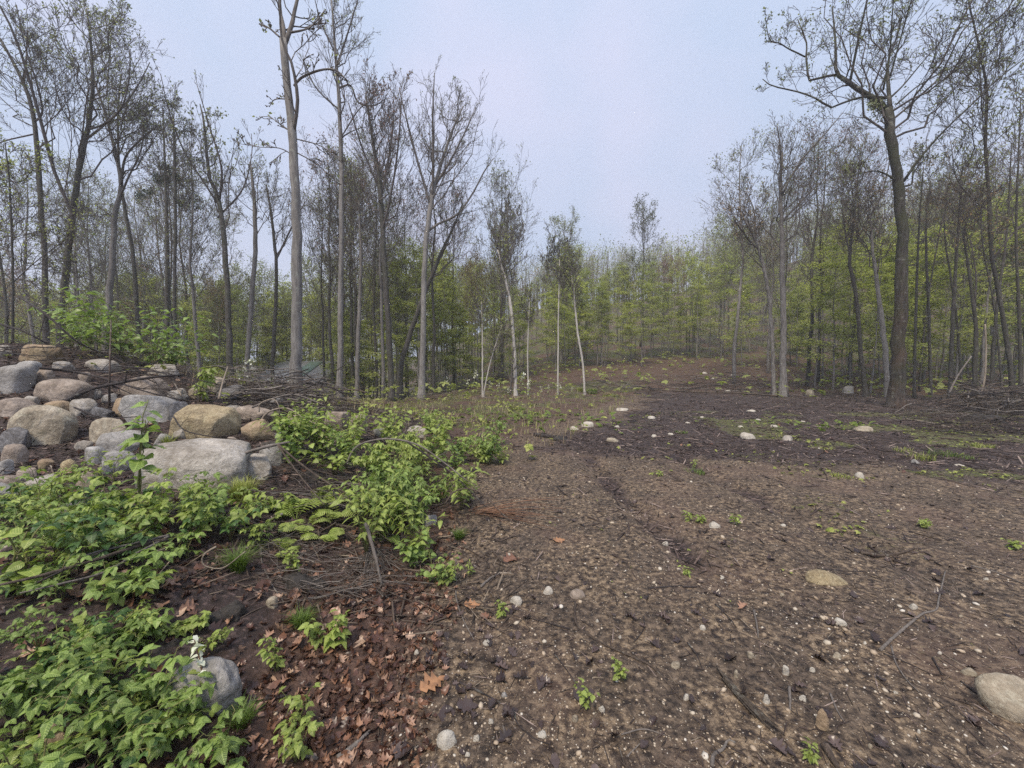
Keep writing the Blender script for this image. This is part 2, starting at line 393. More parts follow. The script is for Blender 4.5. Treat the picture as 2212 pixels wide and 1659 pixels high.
def spawn(rs, P, R, K, t0, L, ang, up=0.15, wig=0.12, m=5, rr=0.55, flat=1.0, droop=0.0):
    N, mm, _ = P.shape
    t = t0 + (1-t0)*(np.arange(K)[None]+rs.rand(N, K))/K
    x = t*(mm-1); i = np.clip(np.floor(x).astype(int), 0, mm-2); f = (x-i)[..., None]
    ar = np.arange(N)[:, None]
    p = P[ar, i]*(1-f)+P[ar, i+1]*f; T = norm(P[ar, i+1]-P[ar, i]); r = R[ar, i]*(1-f[..., 0])+R[ar, i+1]*f[..., 0]
    q = rs.randn(N, K, 3); q -= (q*T).sum(-1, keepdims=True)*T; q = norm(q)
    a = np.radians(ang)*(0.7+0.6*rs.rand(N, K, 1))
    d = T*np.cos(a)+q*np.sin(a); d[..., 2] = d[..., 2]*flat+up; d = norm(d)
    ln = (np.asarray(L)[:, None]*(1.15-0.7*t)*(0.6+0.7*rs.rand(N, K)))[..., None]
    out = [p]; c = p
    for s in range(m-1):
        d = d + wig*rs.randn(N, K, 3); d[..., 2] += up*0.35-droop; d = norm(d)
        c = c + d*ln/(m-1); out.append(c)
    P2 = np.stack(out, 2).reshape(N*K, m, 3)
    r0 = (r*rr).reshape(-1, 1); R2 = r0*np.linspace(1, 0.35, m)[None]
    return P2, R2, ln.reshape(-1)
def leaf_quads(rs, C, size, per=2, spread=0.12, droop=0.4, flat=False):
    n = len(C)*per; c = np.repeat(C, per, 0) + rs.randn(n, 3)*spread
    d = rs.randn(n, 3)
    if flat: d[:, 2] *= 0.2; c[:, 2] += -0.75*(c[:, 2]-np.repeat(C[:, 2], per))
    d[:, 2] -= droop; d = norm(d); q = rs.randn(n, 3)
    if flat: q[:, 2] *= 0.25
    b = norm(q-(q*d).sum(-1, keepdims=True)*d)
    s = (size*(0.55+0.9*rs.rand(n)))[:, None]
    k = np.cross(d, b)
    V = np.stack([c, c+d*s*0.5+b*s*0.33+k*s*0.08, c+d*s, c+d*s*0.5-b*s*0.33+k*s*0.08], 1).reshape(-1, 3)
    return V, np.arange(n*4).reshape(-1, 4)
def grow_crown(rs, limbs, limbR, S):
    """limbs (N,m,3). returns twig V,F lists and leaf spots"""
    Vs, Fs = [], []; n = 0; spots = []
    P, R = limbs, limbR
    L = np.linalg.norm(P[:, -1]-P[:, 0], axis=-1)
    lv = S["lv"]
    for li, (K, lf, ang, m, rr) in enumerate(lv):
        P, R, L = spawn(rs, P, R, K, S["t0"] if li == 0 else 0.12, L*lf, ang, S["up"], S["wig"], m, rr, S.get("flat", 1.0), S.get("droop", 0.0))
        R = np.maximum(R, S["rmin"])
        V, F = poly_frusta(P, R, 3); Vs.append(V); Fs.append(F+n); n += len(V)
        if li == len(lv)-1: spots.append(P[:, -1])
    return np.concatenate(Vs), np.concatenate(Fs), np.concatenate(spots)
def envelope_limbs(rs, trunkP, trunkR, n, t0, z_top, cr, cx, cy, m=8, shape="vase", rr=0.45, flat=False):
    """limbs that leave the trunk and end on a rounded crown"""
    Ps, Rs = [], []
    z0 = np.interp(t0, np.linspace(0, 1, len(trunkP)), trunkP[:, 2])
    for i in range(n):
        t = t0+(1-t0)*((i+rs.rand())/n)*0.96; x = t*(len(trunkP)-1); k = min(int(x), len(trunkP)-2); f = x-k
        p = trunkP[k]*(1-f)+trunkP[k+1]*f; r = trunkR[k]*(1-f)+trunkR[k+1]*f
        az = i*2.4+rs.rand()*0.9
        if shape == "layer":
            h = p[2]+(rs.rand()*0.18-0.02)*(z_top-z0); u = (h-z0)/max(z_top-z0, 0.1)
            rad = cr*(0.95-0.75*np.clip(u, 0, 1))*(0.55+0.5*rs.rand())
        else:
            h = p[2]+(z_top-p[2])*(0.35+0.62*rs.rand()); u = np.clip((h-z0)/max(z_top-z0, 0.1), 0, 1)
            rad = cr*math.sqrt(max(0.06, 1-((u-0.45)/0.6)**2))*(0.45+0.6*rs.rand())
        e = np.array([cx+math.cos(az)*rad, cy+math.sin(az)*rad, h])
        c = p+np.array([(e[0]-p[0])*0.55, (e[1]-p[1])*0.55, (h-p[2])*(0.18 if shape != "layer" else 0.7)])
        s = np.linspace(0, 1, m)[:, None]
        q = (1-s)**2*p+2*s*(1-s)*c+s*s*e; q[1:-1] += rs.randn(m-2, 3)*0.025*np.linalg.norm(e-p)
        r0 = min(r*0.62, rr*trunkR[0]*(0.35+0.65*(1-t)))
        Ps.append(q); Rs.append(np.linspace(r0, r0*0.22, m))
    return np.stack(Ps), np.stack(Rs)
FULL = dict(lv=[(8, 0.46, 38, 6, 0.40), (5, 0.52, 40, 4, 0.5), (4, 0.6, 42, 2, 0.6)], t0=0.12, up=0.18, wig=0.11, rmin=0.0068)
THIN = dict(FULL, lv=[(6, 0.50, 40, 5, 0.42), (4, 0.55, 42, 3, 0.5), (3, 0.6, 42, 2, 0.6)])
def style(**k): d = dict(FULL); d.update(k); return d

HERO_N = 0
def hero(label, trunk, Y=None, limbs=(), crown=None, bark=M_BARK_DARK, twig=M_TWIG_DARK, leaf=M_LEAF_GREYGREEN, leafsize=0.085,
         per=1, S=FULL, limbm=None, name="hardwood_tree", group=None, category="tree", lean_y=0.0, second=(), drop_base=True, spread=0.05):
    """trunk, limbs: [(px, py, width_px)...] as read off the photograph, at the depth where the trunk stands"""
    global HERO_N; HERO_N += 1; rs = np.random.RandomState(100+HERO_N)
    b = trunk[0]
    if Y is None:
        base = place(b[0], b[1]); Y = min(base.y, 21.0)
    pts = [at(px, py, Y+lean_y*i) for i, (px, py, w) in enumerate(trunk)]
    rad = [w*0.43*Y/831.0/math.hypot(1, (px-1106)/831) for px, _, w in trunk]
    gz = h1(pts[0][0], pts[0][1])
    if pts[0][2] > gz-0.05:
        pts = [np.array([pts[0][0]+(pts[0][0]-pts[1][0])*0.05, pts[0][1], gz-0.25])]+pts; rad = [rad[0]*1.25]+rad
    else: pts[0] = np.array([pts[0][0], pts[0][1], gz-0.25])
    base = Vector((pts[0][0], pts[0][1], gz))
    t = thing(name, label, category, base, group=group)
    B = np.array(base)
    TP, TR = smooth_poly(np.array(pts)-B, rad, 26)
    TP[2:-1, :2] += rs.randn(23, 2)*TR[2:-1, None]*0.12
    TR[0] *= 1.75; TR[1] *= 1.25; TR[2] *= 1.06
    mb = MB(); add_tube(mb, TP, TR, 12, rough=0.07, seed=HERO_N)
    link("trunk", mb.mesh("trunk", [bark]), t)
    Ls, LR = [], []
    for l in list(limbs)+list(second):
        dy = rs.choice([-1, 1])*0.25
        q = np.array([at(px, py, Y) for px, py, w in l])-B
        s = np.concatenate([[0], np.cumsum(np.linalg.norm(np.diff(q, axis=0), axis=1))])
        q[:, 1] += dy*s
        r = np.array([w*0.38*Y/831.0/math.hypot(1, (px-1106)/831) for px, _, w in l])
        if Ls:
            A = np.concatenate(Ls); dl = np.linalg.norm((A-q[0])[:, [0, 2]], axis=1); dt = np.linalg.norm((TP-q[0])[:, [0, 2]], axis=1).min()
            if dl.min() < 0.35 and dl.min() < dt-0.1: q[:, 1] += A[int(dl.argmin()), 1]
        q, r = smooth_poly(q, r, 14)
        mb = MB(); add_tube(mb, q, r, 8, rough=0.06, seed=HERO_N)
        link("limb", mb.mesh("limb", [limbm or twig]), t)
        q, r = resample(q, r, 8); Ls.append(q); LR.append(r)
    if crown:
        x0, x1, yt, yb, n = crown[:5]
        e0, e1 = at(x0, yt, Y)-B, at(x1, yt, Y)-B
        cr = (e1[0]-e0[0])/2; cx = (e1[0]+e0[0])/2; zt = e0[2]; zb = (at(x0, yb, Y)-B)[2]
        t0 = float(np.clip(np.interp(zb, TP[:, 2], np.linspace(0, 1, len(TP))), 0.05, 0.9))
        P, R = envelope_limbs(rs, TP, TR, n, t0, zt, cr, cx, TP[-1][1]*0.5, shape=crown[5] if len(crown) > 5 else "vase", rr=0.20)
        Ls += list(P); LR += list(R)
        mb = MB()
        V, F = poly_frusta(P, R, 5); mb.add(V, F)
        link("limbs_upper" if False else "branch", mb.mesh("branch", [twig]), t, kind="stuff")
    if crown and S is FULL and crown[1]-crown[0] < 200: S = THIN
    if Ls:
        V, F, sp = grow_crown(rs, np.stack(Ls), np.stack(LR), S)
        link("crown", mesh("crown", V, F, [twig]), t, kind="stuff")
        if leaf is not None and per:
            per = per*0.42; k = 1
            if per < 1: sp = sp[rs.rand(len(sp)) < per]
            V, F = leaf_quads(rs, sp, leafsize, k, spread)
            link("foliage", mesh("foliage", V, F, [leaf], smooth=False), t, kind="stuff")
    return t

def proto_tree(name, label, seed, h, r, cr, cb, n, bark, twig, leaf, leafsize, per, S, shape="vase", group=None, lean=0.0, category="tree", flat=False, bent=0.25, spread=0.2):
    rs = np.random.RandomState(seed)
    t = thing(name, label, category, group=group)
    m = 12; z = np.linspace(-0.4, h*0.93, m)
    off = np.cumsum(rs.randn(m, 2)*bent*h/60, 0); off -= off[0]; off[:, 0] += lean*z
    TP = np.stack([off[:, 0], off[:, 1], z], -1); TR = 0.68*r*np.linspace(1.1, 0.18, m)
    TP, TR = smooth_poly(TP, TR, 16)
    mb = MB(); add_tube(mb, TP, TR, 7, rough=0.06, seed=seed)
    link("trunk", mb.mesh("trunk", [bark]), t)
    P, R = envelope_limbs(rs, TP, TR, n, cb, h, cr, TP[-1][0]*0.7, TP[-1][1]*0.7, shape=shape, rr=0.36)
    V1, F1 = poly_frusta(P, R, 4); V2, F2, sp = grow_crown(rs, P, R, S)
    link("crown", mesh("crown", np.concatenate([V1, V2]), [F1, F2+len(V1)], [twig]), t, kind="stuff")
    V, F = leaf_quads(rs, sp, leafsize, per, spread, flat=flat, droop=0.15 if flat else 0.3)
    link("foliage", mesh("foliage", V, F, [leaf], smooth=False), t, kind="stuff")
    return t
def copy_tree(src, loc, rz, sc=1.0, label=None, group=None, leaf=None, bark=None):
    r = src.copy(); COL.objects.link(r); r.location = loc; r.rotation_euler = (0, 0, rz); r.scale = (sc, sc, sc)
    if label: r["label"] = label
    if group: r["group"] = group
    for ch in src.children:
        c = ch.copy(); COL.objects.link(c); c.parent = r
        if leaf is not None and ch.name.split('.')[0] == "foliage":
            c.material_slots[0].link = 'OBJECT'; c.material_slots[0].material = leaf
        if bark is not None and ch.name.split('.')[0] == "trunk":
            c.material_slots[0].link = 'OBJECT'; c.material_slots[0].material = bark
    return r
# ------------------------------------------------------------------ the trees one can tell apart
LT = style(rmin=0.009)
BARE = style(lv=[(7, 0.40, 40, 5, 0.5), (5, 0.5, 42, 4, 0.6), (3, 0.5, 45, 2, 0.6)], rmin=0.009)
# left wood, behind the boulder pile
hero("tall forked tree at the very edge behind the pale boulder", [(100, 740, 19), (95, 550, 16), (83, 367, 15), (75, 267, 13), (50, 177, 11), (0, 83, 8)], Y=17,
     limbs=[[(75, 262, 8), (100, 250, 7), (105, 200, 6), (100, 130, 4), (104, 60, 3)], [(52, 180, 7), (40, 130, 6), (20, 60, 4), (-10, 20, 3)], [(72, 290, 6), (30, 310, 5), (0, 330, 4), (-30, 330, 3)]],
     crown=(-150, 190, -90, 330, 8), bark=M_BARK_DARK)
hero("two-stemmed dark tree with the widest leafy crown behind the boulders", [(130, 745, 24), (147, 550, 20), (163, 417, 17), (187, 283, 14), (200, 200, 10), (197, 100, 7), (187, 20, 5)], Y=18,
     limbs=[[(150, 540, 12), (178, 480, 12), (170, 430, 12), (163, 383, 11), (163, 300, 10), (157, 167, 7), (133, 83, 5), (120, 20, 3)],
            [(187, 300, 9), (215, 260, 7), (245, 200, 6), (262, 140, 4), (270, 90, 3)], [(190, 280, 8), (240, 275, 6), (290, 250, 5), (320, 200, 4), (335, 150, 3)],
            [(163, 330, 7), (130, 270, 5), (95, 200, 4), (70, 130, 3)]],
     crown=(60, 350, -40, 400, 15), bark=M_BARK_DARK, per=2)
hero("grey trunk with a swept fork behind the leafy bush", [(228, 735, 22), (240, 600, 18), (248, 467, 16), (263, 400, 12), (245, 310, 10), (222, 230, 7), (200, 160, 5)], Y=20,
     limbs=[[(262, 405, 9), (285, 350, 7), (330, 320, 6), (375, 300, 4)], [(258, 430, 8), (290, 390, 6), (330, 345, 4), (350, 300, 3)]],
     crown=(180, 400, 130, 400, 9), bark=M_BARK_GREY)
hero("slender dark tree leaning away from its swept neighbour", [(300, 735, 13), (287, 550, 11), (263, 417, 9), (257, 367, 8), (255, 250, 6), (262, 160, 4)], Y=21,
     crown=(200, 360, 130, 420, 9))
hero("straight dark pole carrying a thin high crown beside the pine clump", [(377, 775, 12), (378, 560, 9), (378, 367, 8), (374, 250, 5)], Y=19,
     crown=(300, 460, 215, 480, 12))
hero("tree with upright leafy sprays rising clear against the sky", [(497, 790, 17), (488, 560, 14), (472, 430, 12), (452, 380, 9), (440, 260, 6), (432, 225, 3)], Y=20,
     limbs=[[(470, 440, 7), (450, 400, 6), (420, 340, 5), (405, 270, 3), (402, 205, 2)], [(475, 430, 7), (490, 370, 6), (480, 300, 4), (468, 220, 2)], [(470, 470, 6), (510, 400, 5), (515, 310, 3), (505, 255, 2)]],
     crown=(390, 530, 240, 520, 9), leafsize=0.116, S=style(lv=[(7, 0.35, 35, 5, 0.5), (4, 0.45, 40, 4, 0.6), (3, 0.5, 45, 2, 0.6)], up=0.4))
hero("grey tree with a rounded crown just before the tall pale trunk", [(533, 800, 13), (550, 560, 12), (548, 420, 9), (540, 350, 5)], Y=23,
     crown=(470, 610, 330, 520, 12), bark=M_BARK_GREY)
hero("forked dark tree close behind the tall pale trunk", [(588, 810, 11), (597, 600, 9), (588, 480, 7), (575, 400, 4)], Y=25,
     limbs=[[(597, 560, 6), (620, 480, 5), (640, 420, 3)]], crown=(540, 680, 350, 560, 10), bark=M_BARK_DARK)
hero("towering pale grey trunk with a dead limb and nearly bare forks", [(637, 857, 34), (641, 700, 28), (640, 500, 25), (632, 300, 22), (622, 200, 20), (612, 85, 19)],
     limbs=[[(614, 95, 15), (606, 50, 13), (592, 5, 11), (575, -90, 8), (560, -170, 4)], [(616, 95, 13), (623, 40, 12), (624, 0, 10), (630, -100, 7), (640, -190, 3)],
            [(634, 290, 11), (652, 225, 10), (648, 160, 8), (634, 125, 7), (640, 60, 4), (660, 10, 3)],
            [(635, 186, 7), (655, 172, 7), (700, 165, 6), (737, 172, 5), (765, 200, 3)],
            [(604, 80, 6), (575, 52, 5), (549, 36, 4)], [(628, 70, 7), (650, 60, 5), (668, 45, 4), (690, 0, 3)],
            [(636, 290, 4), (600, 262, 3), (570, 240, 2), (548, 235, 1.5)], [(640, 340, 4), (610, 325, 3), (570, 328, 2), (530, 325, 1.5)],
            [(642, 330, 4), (680, 350, 3), (720, 385, 2)], [(640, 300, 4), (690, 310, 3), (735, 345, 2)], [(632, 215, 4), (600, 220, 3), (590, 240, 2)]],
     bark=M_BARK_PALE, twig=M_TWIG_GREY, leaf=M_LEAF_GREYGREEN, per=0.35, leafsize=0.068, S=style(lv=[(6, 0.34, 45, 5, 0.45), (3, 0.5, 42, 4, 0.6), (3, 0.5, 45, 2, 0.6)], rmin=0.008, wig=0.2))
hero("tall straight pole with a narrow airy crown beside the towering pale trunk", [(733, 855, 16), (737, 600, 13), (738, 400, 12), (733, 230, 10), (725, 120, 7), (716, 0, 4)],
     limbs=[[(733, 190, 6), (755, 180, 5), (768, 212, 5), (800, 213, 4), (825, 190, 2)], [(728, 140, 6), (750, 100, 5), (775, 50, 3), (790, 20, 2)], [(722, 110, 5), (700, 60, 4), (690, 10, 2)],
            [(735, 240, 5), (690, 200, 4), (670, 150, 3)], [(735, 300, 4), (780, 250, 3), (810, 235, 2)]],
     crown=(665, 830, -20, 330, 10), bark=M_BARK_GREY, twig=M_TWIG_DARK, per=1, leafsize=0.075)
hero("plain grey trunk between the tall pole and the red-budded tree", [(771, 852, 12), (775, 700, 10), (780, 560, 8), (775, 430, 5)], Y=24, crown=(720, 850, 330, 520, 10), bark=M_BARK_GREY, per=1)
hero("dark tree topped with reddish buds and steep branches", [(846, 862, 16), (839, 700, 14), (827, 520, 13), (820, 400, 11), (800, 270, 7), (790, 200, 3)],
     limbs=[[(822, 430, 8), (830, 350, 7), (835, 260, 5), (830, 170, 3)], [(826, 500, 7), (850, 430, 6), (870, 350, 5), (885, 260, 3)], [(820, 410, 6), (790, 330, 5), (770, 250, 3)]],
     crown=(755, 895, 150, 500, 12), leaf=M_LEAF_RED, per=1, leafsize=0.088, S=style(up=0.3))
hero("pale trunk under the broad fan-shaped crown", [(911, 855, 17), (914, 700, 14), (918, 560, 13), (932, 440, 12), (946, 380, 9), (970, 300, 6), (1000, 230, 3)],
     limbs=[[(930, 445, 7), (910, 370, 6), (893, 300, 5), (878, 230, 2)], [(934, 430, 8), (940, 350, 7), (943, 270, 5), (950, 200, 2)],
            [(918, 505, 8), (945, 480, 7), (985, 455, 6), (1018, 400, 5), (1042, 345, 4), (1062, 310, 2)], [(940, 400, 7), (975, 355, 6), (1010, 300, 4), (1032, 260, 2)]],
     crown=(880, 1060, 182, 460, 16), bark=M_BARK_PALE, twig=M_TWIG_GREY, per=1, leafsize=0.068, leaf=M_LEAF_GREYGREEN)
hero("dark tree leaning across the fan-crowned one", [(865, 800, 14), (882, 735, 12), (910, 653, 11), (950, 553, 9), (975, 500, 5), (1000, 440, 3)], Y=22, crown=(900, 1040, 400, 620, 8), per=1)
hero("bare-topped tree standing over the treeline next to the sky gap", [(1080, 835, 12), (1086, 700, 11), (1090, 600, 10), (1093, 520, 6), (1098, 440, 3)], Y=34,
     crown=(1045, 1158, 425, 640, 16), bark=M_BARK_GREY, twig=M_TWIG_GREY, leaf=None, S=style(rmin=0.016, up=0.35), per=0)
hero("leaning white birch trunk with a split base", [(1114, 850, 9), (1110, 740, 8), (1102, 650, 7), (1085, 580, 5), (1075, 540, 3)], limbs=[[(1102, 853, 6), (1106, 800, 5), (1109, 750, 4)]],
     crown=(1045, 1125, 480, 680, 9), bark=M_BARK_WHITE, twig=M_TWIG_GREY, leaf=M_LEAF_GREEN, per=1, S=BARE, name="birch_tree")
hero("thin white birch bowed over beside the dirt clearing", [(1263, 846, 5.5), (1258, 780, 5), (1248, 720, 5), (1240, 640, 4), (1234, 590, 3)],
     crown=(1200, 1262, 520, 700, 8), bark=M_BARK_WHITE, twig=M_TWIG_GREY, leaf=M_LEAF_GREEN, per=1, S=BARE, name="birch_tree")
for lab, tr in (("whitish sapling stem nearest the split birch", [(1141, 852, 4), (1140, 760, 3.5), (1144, 640, 2)]), ("thin pale pole between the two birches", [(1205, 850, 4.5), (1206, 700, 3.5), (1209, 560, 2)]),
                ("pale sapling with a forked top by the flower stalks", [(1042, 850, 4), (1042, 740, 3), (1040, 650, 2)]),
                ("slanting whitish sapling among the dry stalks", [(1046, 845, 3.5), (1060, 780, 3), (1085, 700, 1.5)])):
    hero(lab, tr, crown=(tr[-1][0]-32, tr[-1][0]+32, tr[-1][1]-35, tr[-1][1]+90, 8), bark=M_BARK_WHITE, twig=M_TWIG_GREY, leaf=M_LEAF_GREEN, per=1, S=BARE, name="sapling")
hero("leafy treetop standing alone over the middle of the treeline", [(1212, 835, 8), (1211, 700, 7), (1210, 610, 6), (1208, 540, 4)], Y=36,
     crown=(1165, 1256, 488, 660, 14), bark=M_BARK_GREY, per=1, leafsize=0.136, leaf=M_LEAF_GREYGREEN, S=style(rmin=0.014))
# right side
hero("mottled grey trunk at the back of the dirt clearing with a vine stem", [(1691, 857, 19), (1692, 700, 16), (1690, 590, 13), (1688, 480, 10), (1686, 400, 8), (1690, 330, 4)],
     limbs=[[(1702, 857, 7), (1712, 730, 6), (1728, 640, 5), (1738, 580, 3)], [(1690, 420, 7), (1715, 360, 5), (1755, 310, 4), (1785, 270, 2)], [(1688, 480, 6), (1730, 430, 5), (1760, 400, 3)],
            [(1686, 400, 6), (1676, 340, 5), (1660, 290, 3)]],
     crown=(1640, 1792, 262, 560, 15), bark=M_BARK_GREY, twig=M_TWIG_GREY, per=1, leafsize=0.068, leaf=M_LEAF_GREYGREEN)
hero("leaning tree whose low crown spreads just before the mottled trunk", [(1673, 856, 11), (1666, 690, 10), (1654, 600, 9), (1632, 520, 7), (1600, 460, 4)],
     limbs=[[(1640, 540, 5), (1610, 520, 4), (1570, 480, 3)], [(1632, 520, 5), (1640, 450, 4), (1630, 400, 2)]],
     crown=(1530, 1672, 378, 600, 10), bark=M_BARK_GREY, twig=M_TWIG_DARK, per=2, leafsize=0.075, leaf=M_LEAF_RUST)
hero("curving two-tone trunk between the mottled tree and the oak", [(1871, 858, 13), (1858, 740, 12), (1850, 640, 11), (1835, 560, 9), (1845, 470, 6), (1840, 400, 3)],
     limbs=[[(1838, 560, 5), (1810, 500, 4), (1790, 440, 3)], [(1850, 520, 5), (1880, 440, 4), (1885, 370, 3)]],
     crown=(1775, 1900, 300, 560, 13), bark=M_BARK_DARK, twig=M_TWIG_GREY, per=2, leafsize=0.068, leaf=M_LEAF_GREYGREEN)
hero("smooth pale grey trunk close behind the big oak", [(1918, 850, 17), (1908, 720, 15), (1897, 630, 12), (1885, 540, 9), (1880, 460, 5)], Y=19,
     crown=(1820, 1950, 360, 600, 10), bark=M_BARK_PALE, leaf=M_LEAF_RUST, per=2)
hero("massive mossy oak with crooked limbs standing over the brush pile", [(1936, 880, 46), (1941, 750, 39), (1950, 560, 32), (1946, 450, 29), (1935, 360, 28), (1924, 300, 28), (1917, 235, 28)],
     limbs=[[(1912, 235, 20), (1898, 208, 19), (1875, 187, 17), (1852, 157, 15), (1833, 133, 12), (1840, 100, 9), (1852, 33, 7), (1864, -60, 4)],
            [(1836, 136, 9), (1810, 136, 8), (1785, 139, 8), (1786, 105, 7), (1790, 68, 6), (1798, 30, 5), (1790, -40, 3)],
            [(1789, 70, 5), (1765, 65, 5), (1742, 61, 4), (1715, 53, 3.5), (1690, 52, 3), (1673, 13, 2)],
            [(1856, 160, 8), (1857, 110, 8), (1858, 67, 7), (1862, 0, 5), (1870, -90, 3)],
            [(1915, 212, 10), (1890, 204, 9), (1868, 202, 8), (1840, 208, 7), (1815, 215, 7), (1792, 190, 6), (1758, 167, 5), (1708, 143, 4), (1690, 122, 2.5)],
            [(1922, 235, 16), (1928, 205, 13), (1936, 160, 11), (1943, 130, 9), (1956, 93, 7), (1990, 33, 5), (2015, -30, 3)],
            [(1932, 205, 8), (1975, 167, 6), (2040, 100, 5), (2108, 33, 3)], [(1937, 225, 6), (2010, 167, 5), (2108, 110, 4), (2208, 50, 2.5)],
            [(1952, 392, 10), (1972, 352, 9), (2006, 303, 7), (2053, 250, 6), (2085, 213, 5), (2142, 165, 3)], [(1955, 402, 8), (1975, 395, 6), (1985, 370, 5), (2015, 338, 4), (2052, 322, 2.5)],
            [(1936, 392, 7), (1915, 383, 6), (1882, 377, 5), (1842, 385, 3), (1795, 402, 2)], [(1912, 250, 4), (1885, 238, 3.5), (1866, 236, 3)],
            [(1908, 195, 6), (1905, 120, 5), (1895, 60, 4), (1885, -20, 2)], [(1942, 150, 6), (1950, 60, 5), (1960, -40, 3)]],
     crown=(1700, 2250, -150, 190, 9), bark=M_BARK_OAK, limbm=M_BARK_OAK, twig=M_TWIG_DARK, leaf=M_LEAF_GREYGREEN, per=2, leafsize=0.075, spread=0.07, S=style(lv=[(8, 0.40, 45, 6, 0.42), (5, 0.5, 45, 4, 0.55), (4, 0.5, 45, 2, 0.6)], rmin=0.007, wig=0.2, t0=0.22), name="oak_tree")
hero("dark wavy-stemmed tree reaching above the frame beside the oak", [(2192, 875, 16), (2175, 740, 14), (2158, 636, 13), (2142, 553, 12), (2135, 400, 10), (2128, 300, 9), (2132, 200, 8), (2115, 100, 6), (2095, 17, 5), (2085, -60, 3)], Y=15,
     limbs=[[(2138, 455, 5), (2090, 440, 4), (2030, 400, 3), (2000, 340, 2)], [(2145, 560, 7), (2170, 510, 6), (2212, 460, 4), (2260, 420, 3)], [(2130, 200, 4), (2180, 160, 3), (2230, 100, 2)], [(2128, 320, 4), (2090, 230, 3), (2060, 150, 2)]],
     crown=(2010, 2260, -60, 420, 12), bark=M_BARK_DARK, per=2, leafsize=0.075)
hero("forked dark tree growing out behind the brush pile", [(2104, 862, 14), (2108, 740, 13), (2106, 690, 11), (2095, 600, 8), (2080, 500, 5)],
     limbs=[[(2108, 740, 9), (2130, 660, 8), (2155, 590, 6), (2170, 500, 4)]], Y=15, crown=(2000, 2198, 360, 600, 8), bark=M_BARK_DARK, leaf=M_LEAF_RUST, per=2, leafsize=0.075)
k = 0
for bx, tx, w, yy, ytop in ((1975, 1985, 9, 19, 300), (2010, 2000, 10, 20, 330), (2053, 2070, 13, 18, 280), (2078, 2040, 8, 21, 350), (2140, 2175, 11, 17, 250), (2205, 2195, 12, 14, 150), (1985, 2030, 6, 22, 400), (2165, 2120, 7, 19, 300)):
    labs = ["upright dark tree nearest behind the oak's trunk", "dark tree with two thin stems behind the oak", "stout dark trunk over the left end of the brush pile", "thin crossing tree behind the brush pile",
            "dark tree leaning out over the brush pile", "dark trunk at the very edge over the brush pile", "slim leaning pole in the thicket beyond the oak", "bent slim tree in the thicket over the brush pile"]
    hero(labs[k], [(bx, 850, w), ((bx*2+tx)/3, 680, w*0.85), (tx, 500, w*0.6), (tx+10, ytop+60, 3)], Y=yy, crown=(tx-95, tx+95, ytop-20, 560, 6), bark=M_BARK_DARK, twig=M_TWIG_GREY, limbm=M_TWIG_DARK, leaf=(M_LEAF_RUST, M_LEAF_GREEN, M_LEAF_GREYGREEN)[k % 3], per=2, leafsize=0.082, name="thicket_tree", group="dark trees of the thicket behind the brush pile")
    k += 1
# leafy tree at the very edge behind the boulders, low boughs over the rocks
hero("dark stem with drooping leafy boughs at the very edge over the boulders", [(28, 745, 9), (28, 600, 8), (22, 420, 6), (10, 300, 3)], Y=12,
     limbs=[[(28, 610, 5), (60, 560, 4), (110, 500, 3)], [(28, 640, 5), (80, 660, 4), (140, 700, 3), (190, 730, 2)], [(28, 560, 4), (-20, 520, 3), (-60, 480, 2)], [(28, 600, 4), (70, 610, 3), (120, 640, 2)]],
     crown=(-80, 160, 300, 600, 8), leaf=M_LEAF_GREEN, per=2, leafsize=0.068, S=style(up=0.0, droop=0.04))
# dark needles of a pine showing between the bare crowns
def pine():
    rs = np.random.RandomState(5); Y = 24
    base = at(352, 740, Y); gz = h1(base[0], base[1]); t = thing("pine_tree", "dark pine whose needle clump shows between bare crowns", "pine", (base[0], base[1], gz))
    B = np.array([base[0], base[1], gz]); top = at(352, 235, Y)-B
    P = np.array([[0, 0, -0.2], top*0.5+[0.2, 0, 0], top]); P, R = smooth_poly(P, [0.16, 0.11, 0.03], 14)
    mb = MB(); add_tube(mb, P, R, 7); link("trunk", mb.mesh("trunk", [M_BARK_DARK]), t)
    Ls, LR = [], []
    for i in range(13):
        k = 9+int(4.9*rs.rand()); a = rs.rand()*6.28; l = 0.9+rs.rand()*1.1
        d = np.array([math.cos(a)*l, math.sin(a)*l, 0.25*l]); s = np.linspace(0, 1, 6)[:, None]
        Ls.append(P[k]+d*s); LR.append(np.linspace(0.03, 0.01, 6))
    V, F, sp = grow_crown(rs, np.stack(Ls), np.stack(LR), style(lv=[(7, 0.4, 50, 4, 0.6), (6, 0.5, 45, 2, 0.6)], up=0.1))
    link("crown", mesh("crown", V, F, [M_TWIG_DARK]), t, kind="stuff")
    V, F = leaf_quads(rs, sp, 0.18, 7, 0.07); V = V.reshape(-1, 4, 3); c = V[:, 0:1]; d = V[:, 2:3]-c; V[:, 1] = c[:, 0]+d[:, 0]*0.5+(V[:, 1]-c[:, 0]-d[:, 0]*0.5)*0.35; V[:, 3] = c[:, 0]+d[:, 0]*0.5+(V[:, 3]-c[:, 0]-d[:, 0]*0.5)*0.35
    link("foliage", mesh("foliage", V.reshape(-1, 3), F, [M_NEEDLE], smooth=False), t, kind="stuff")
pine()

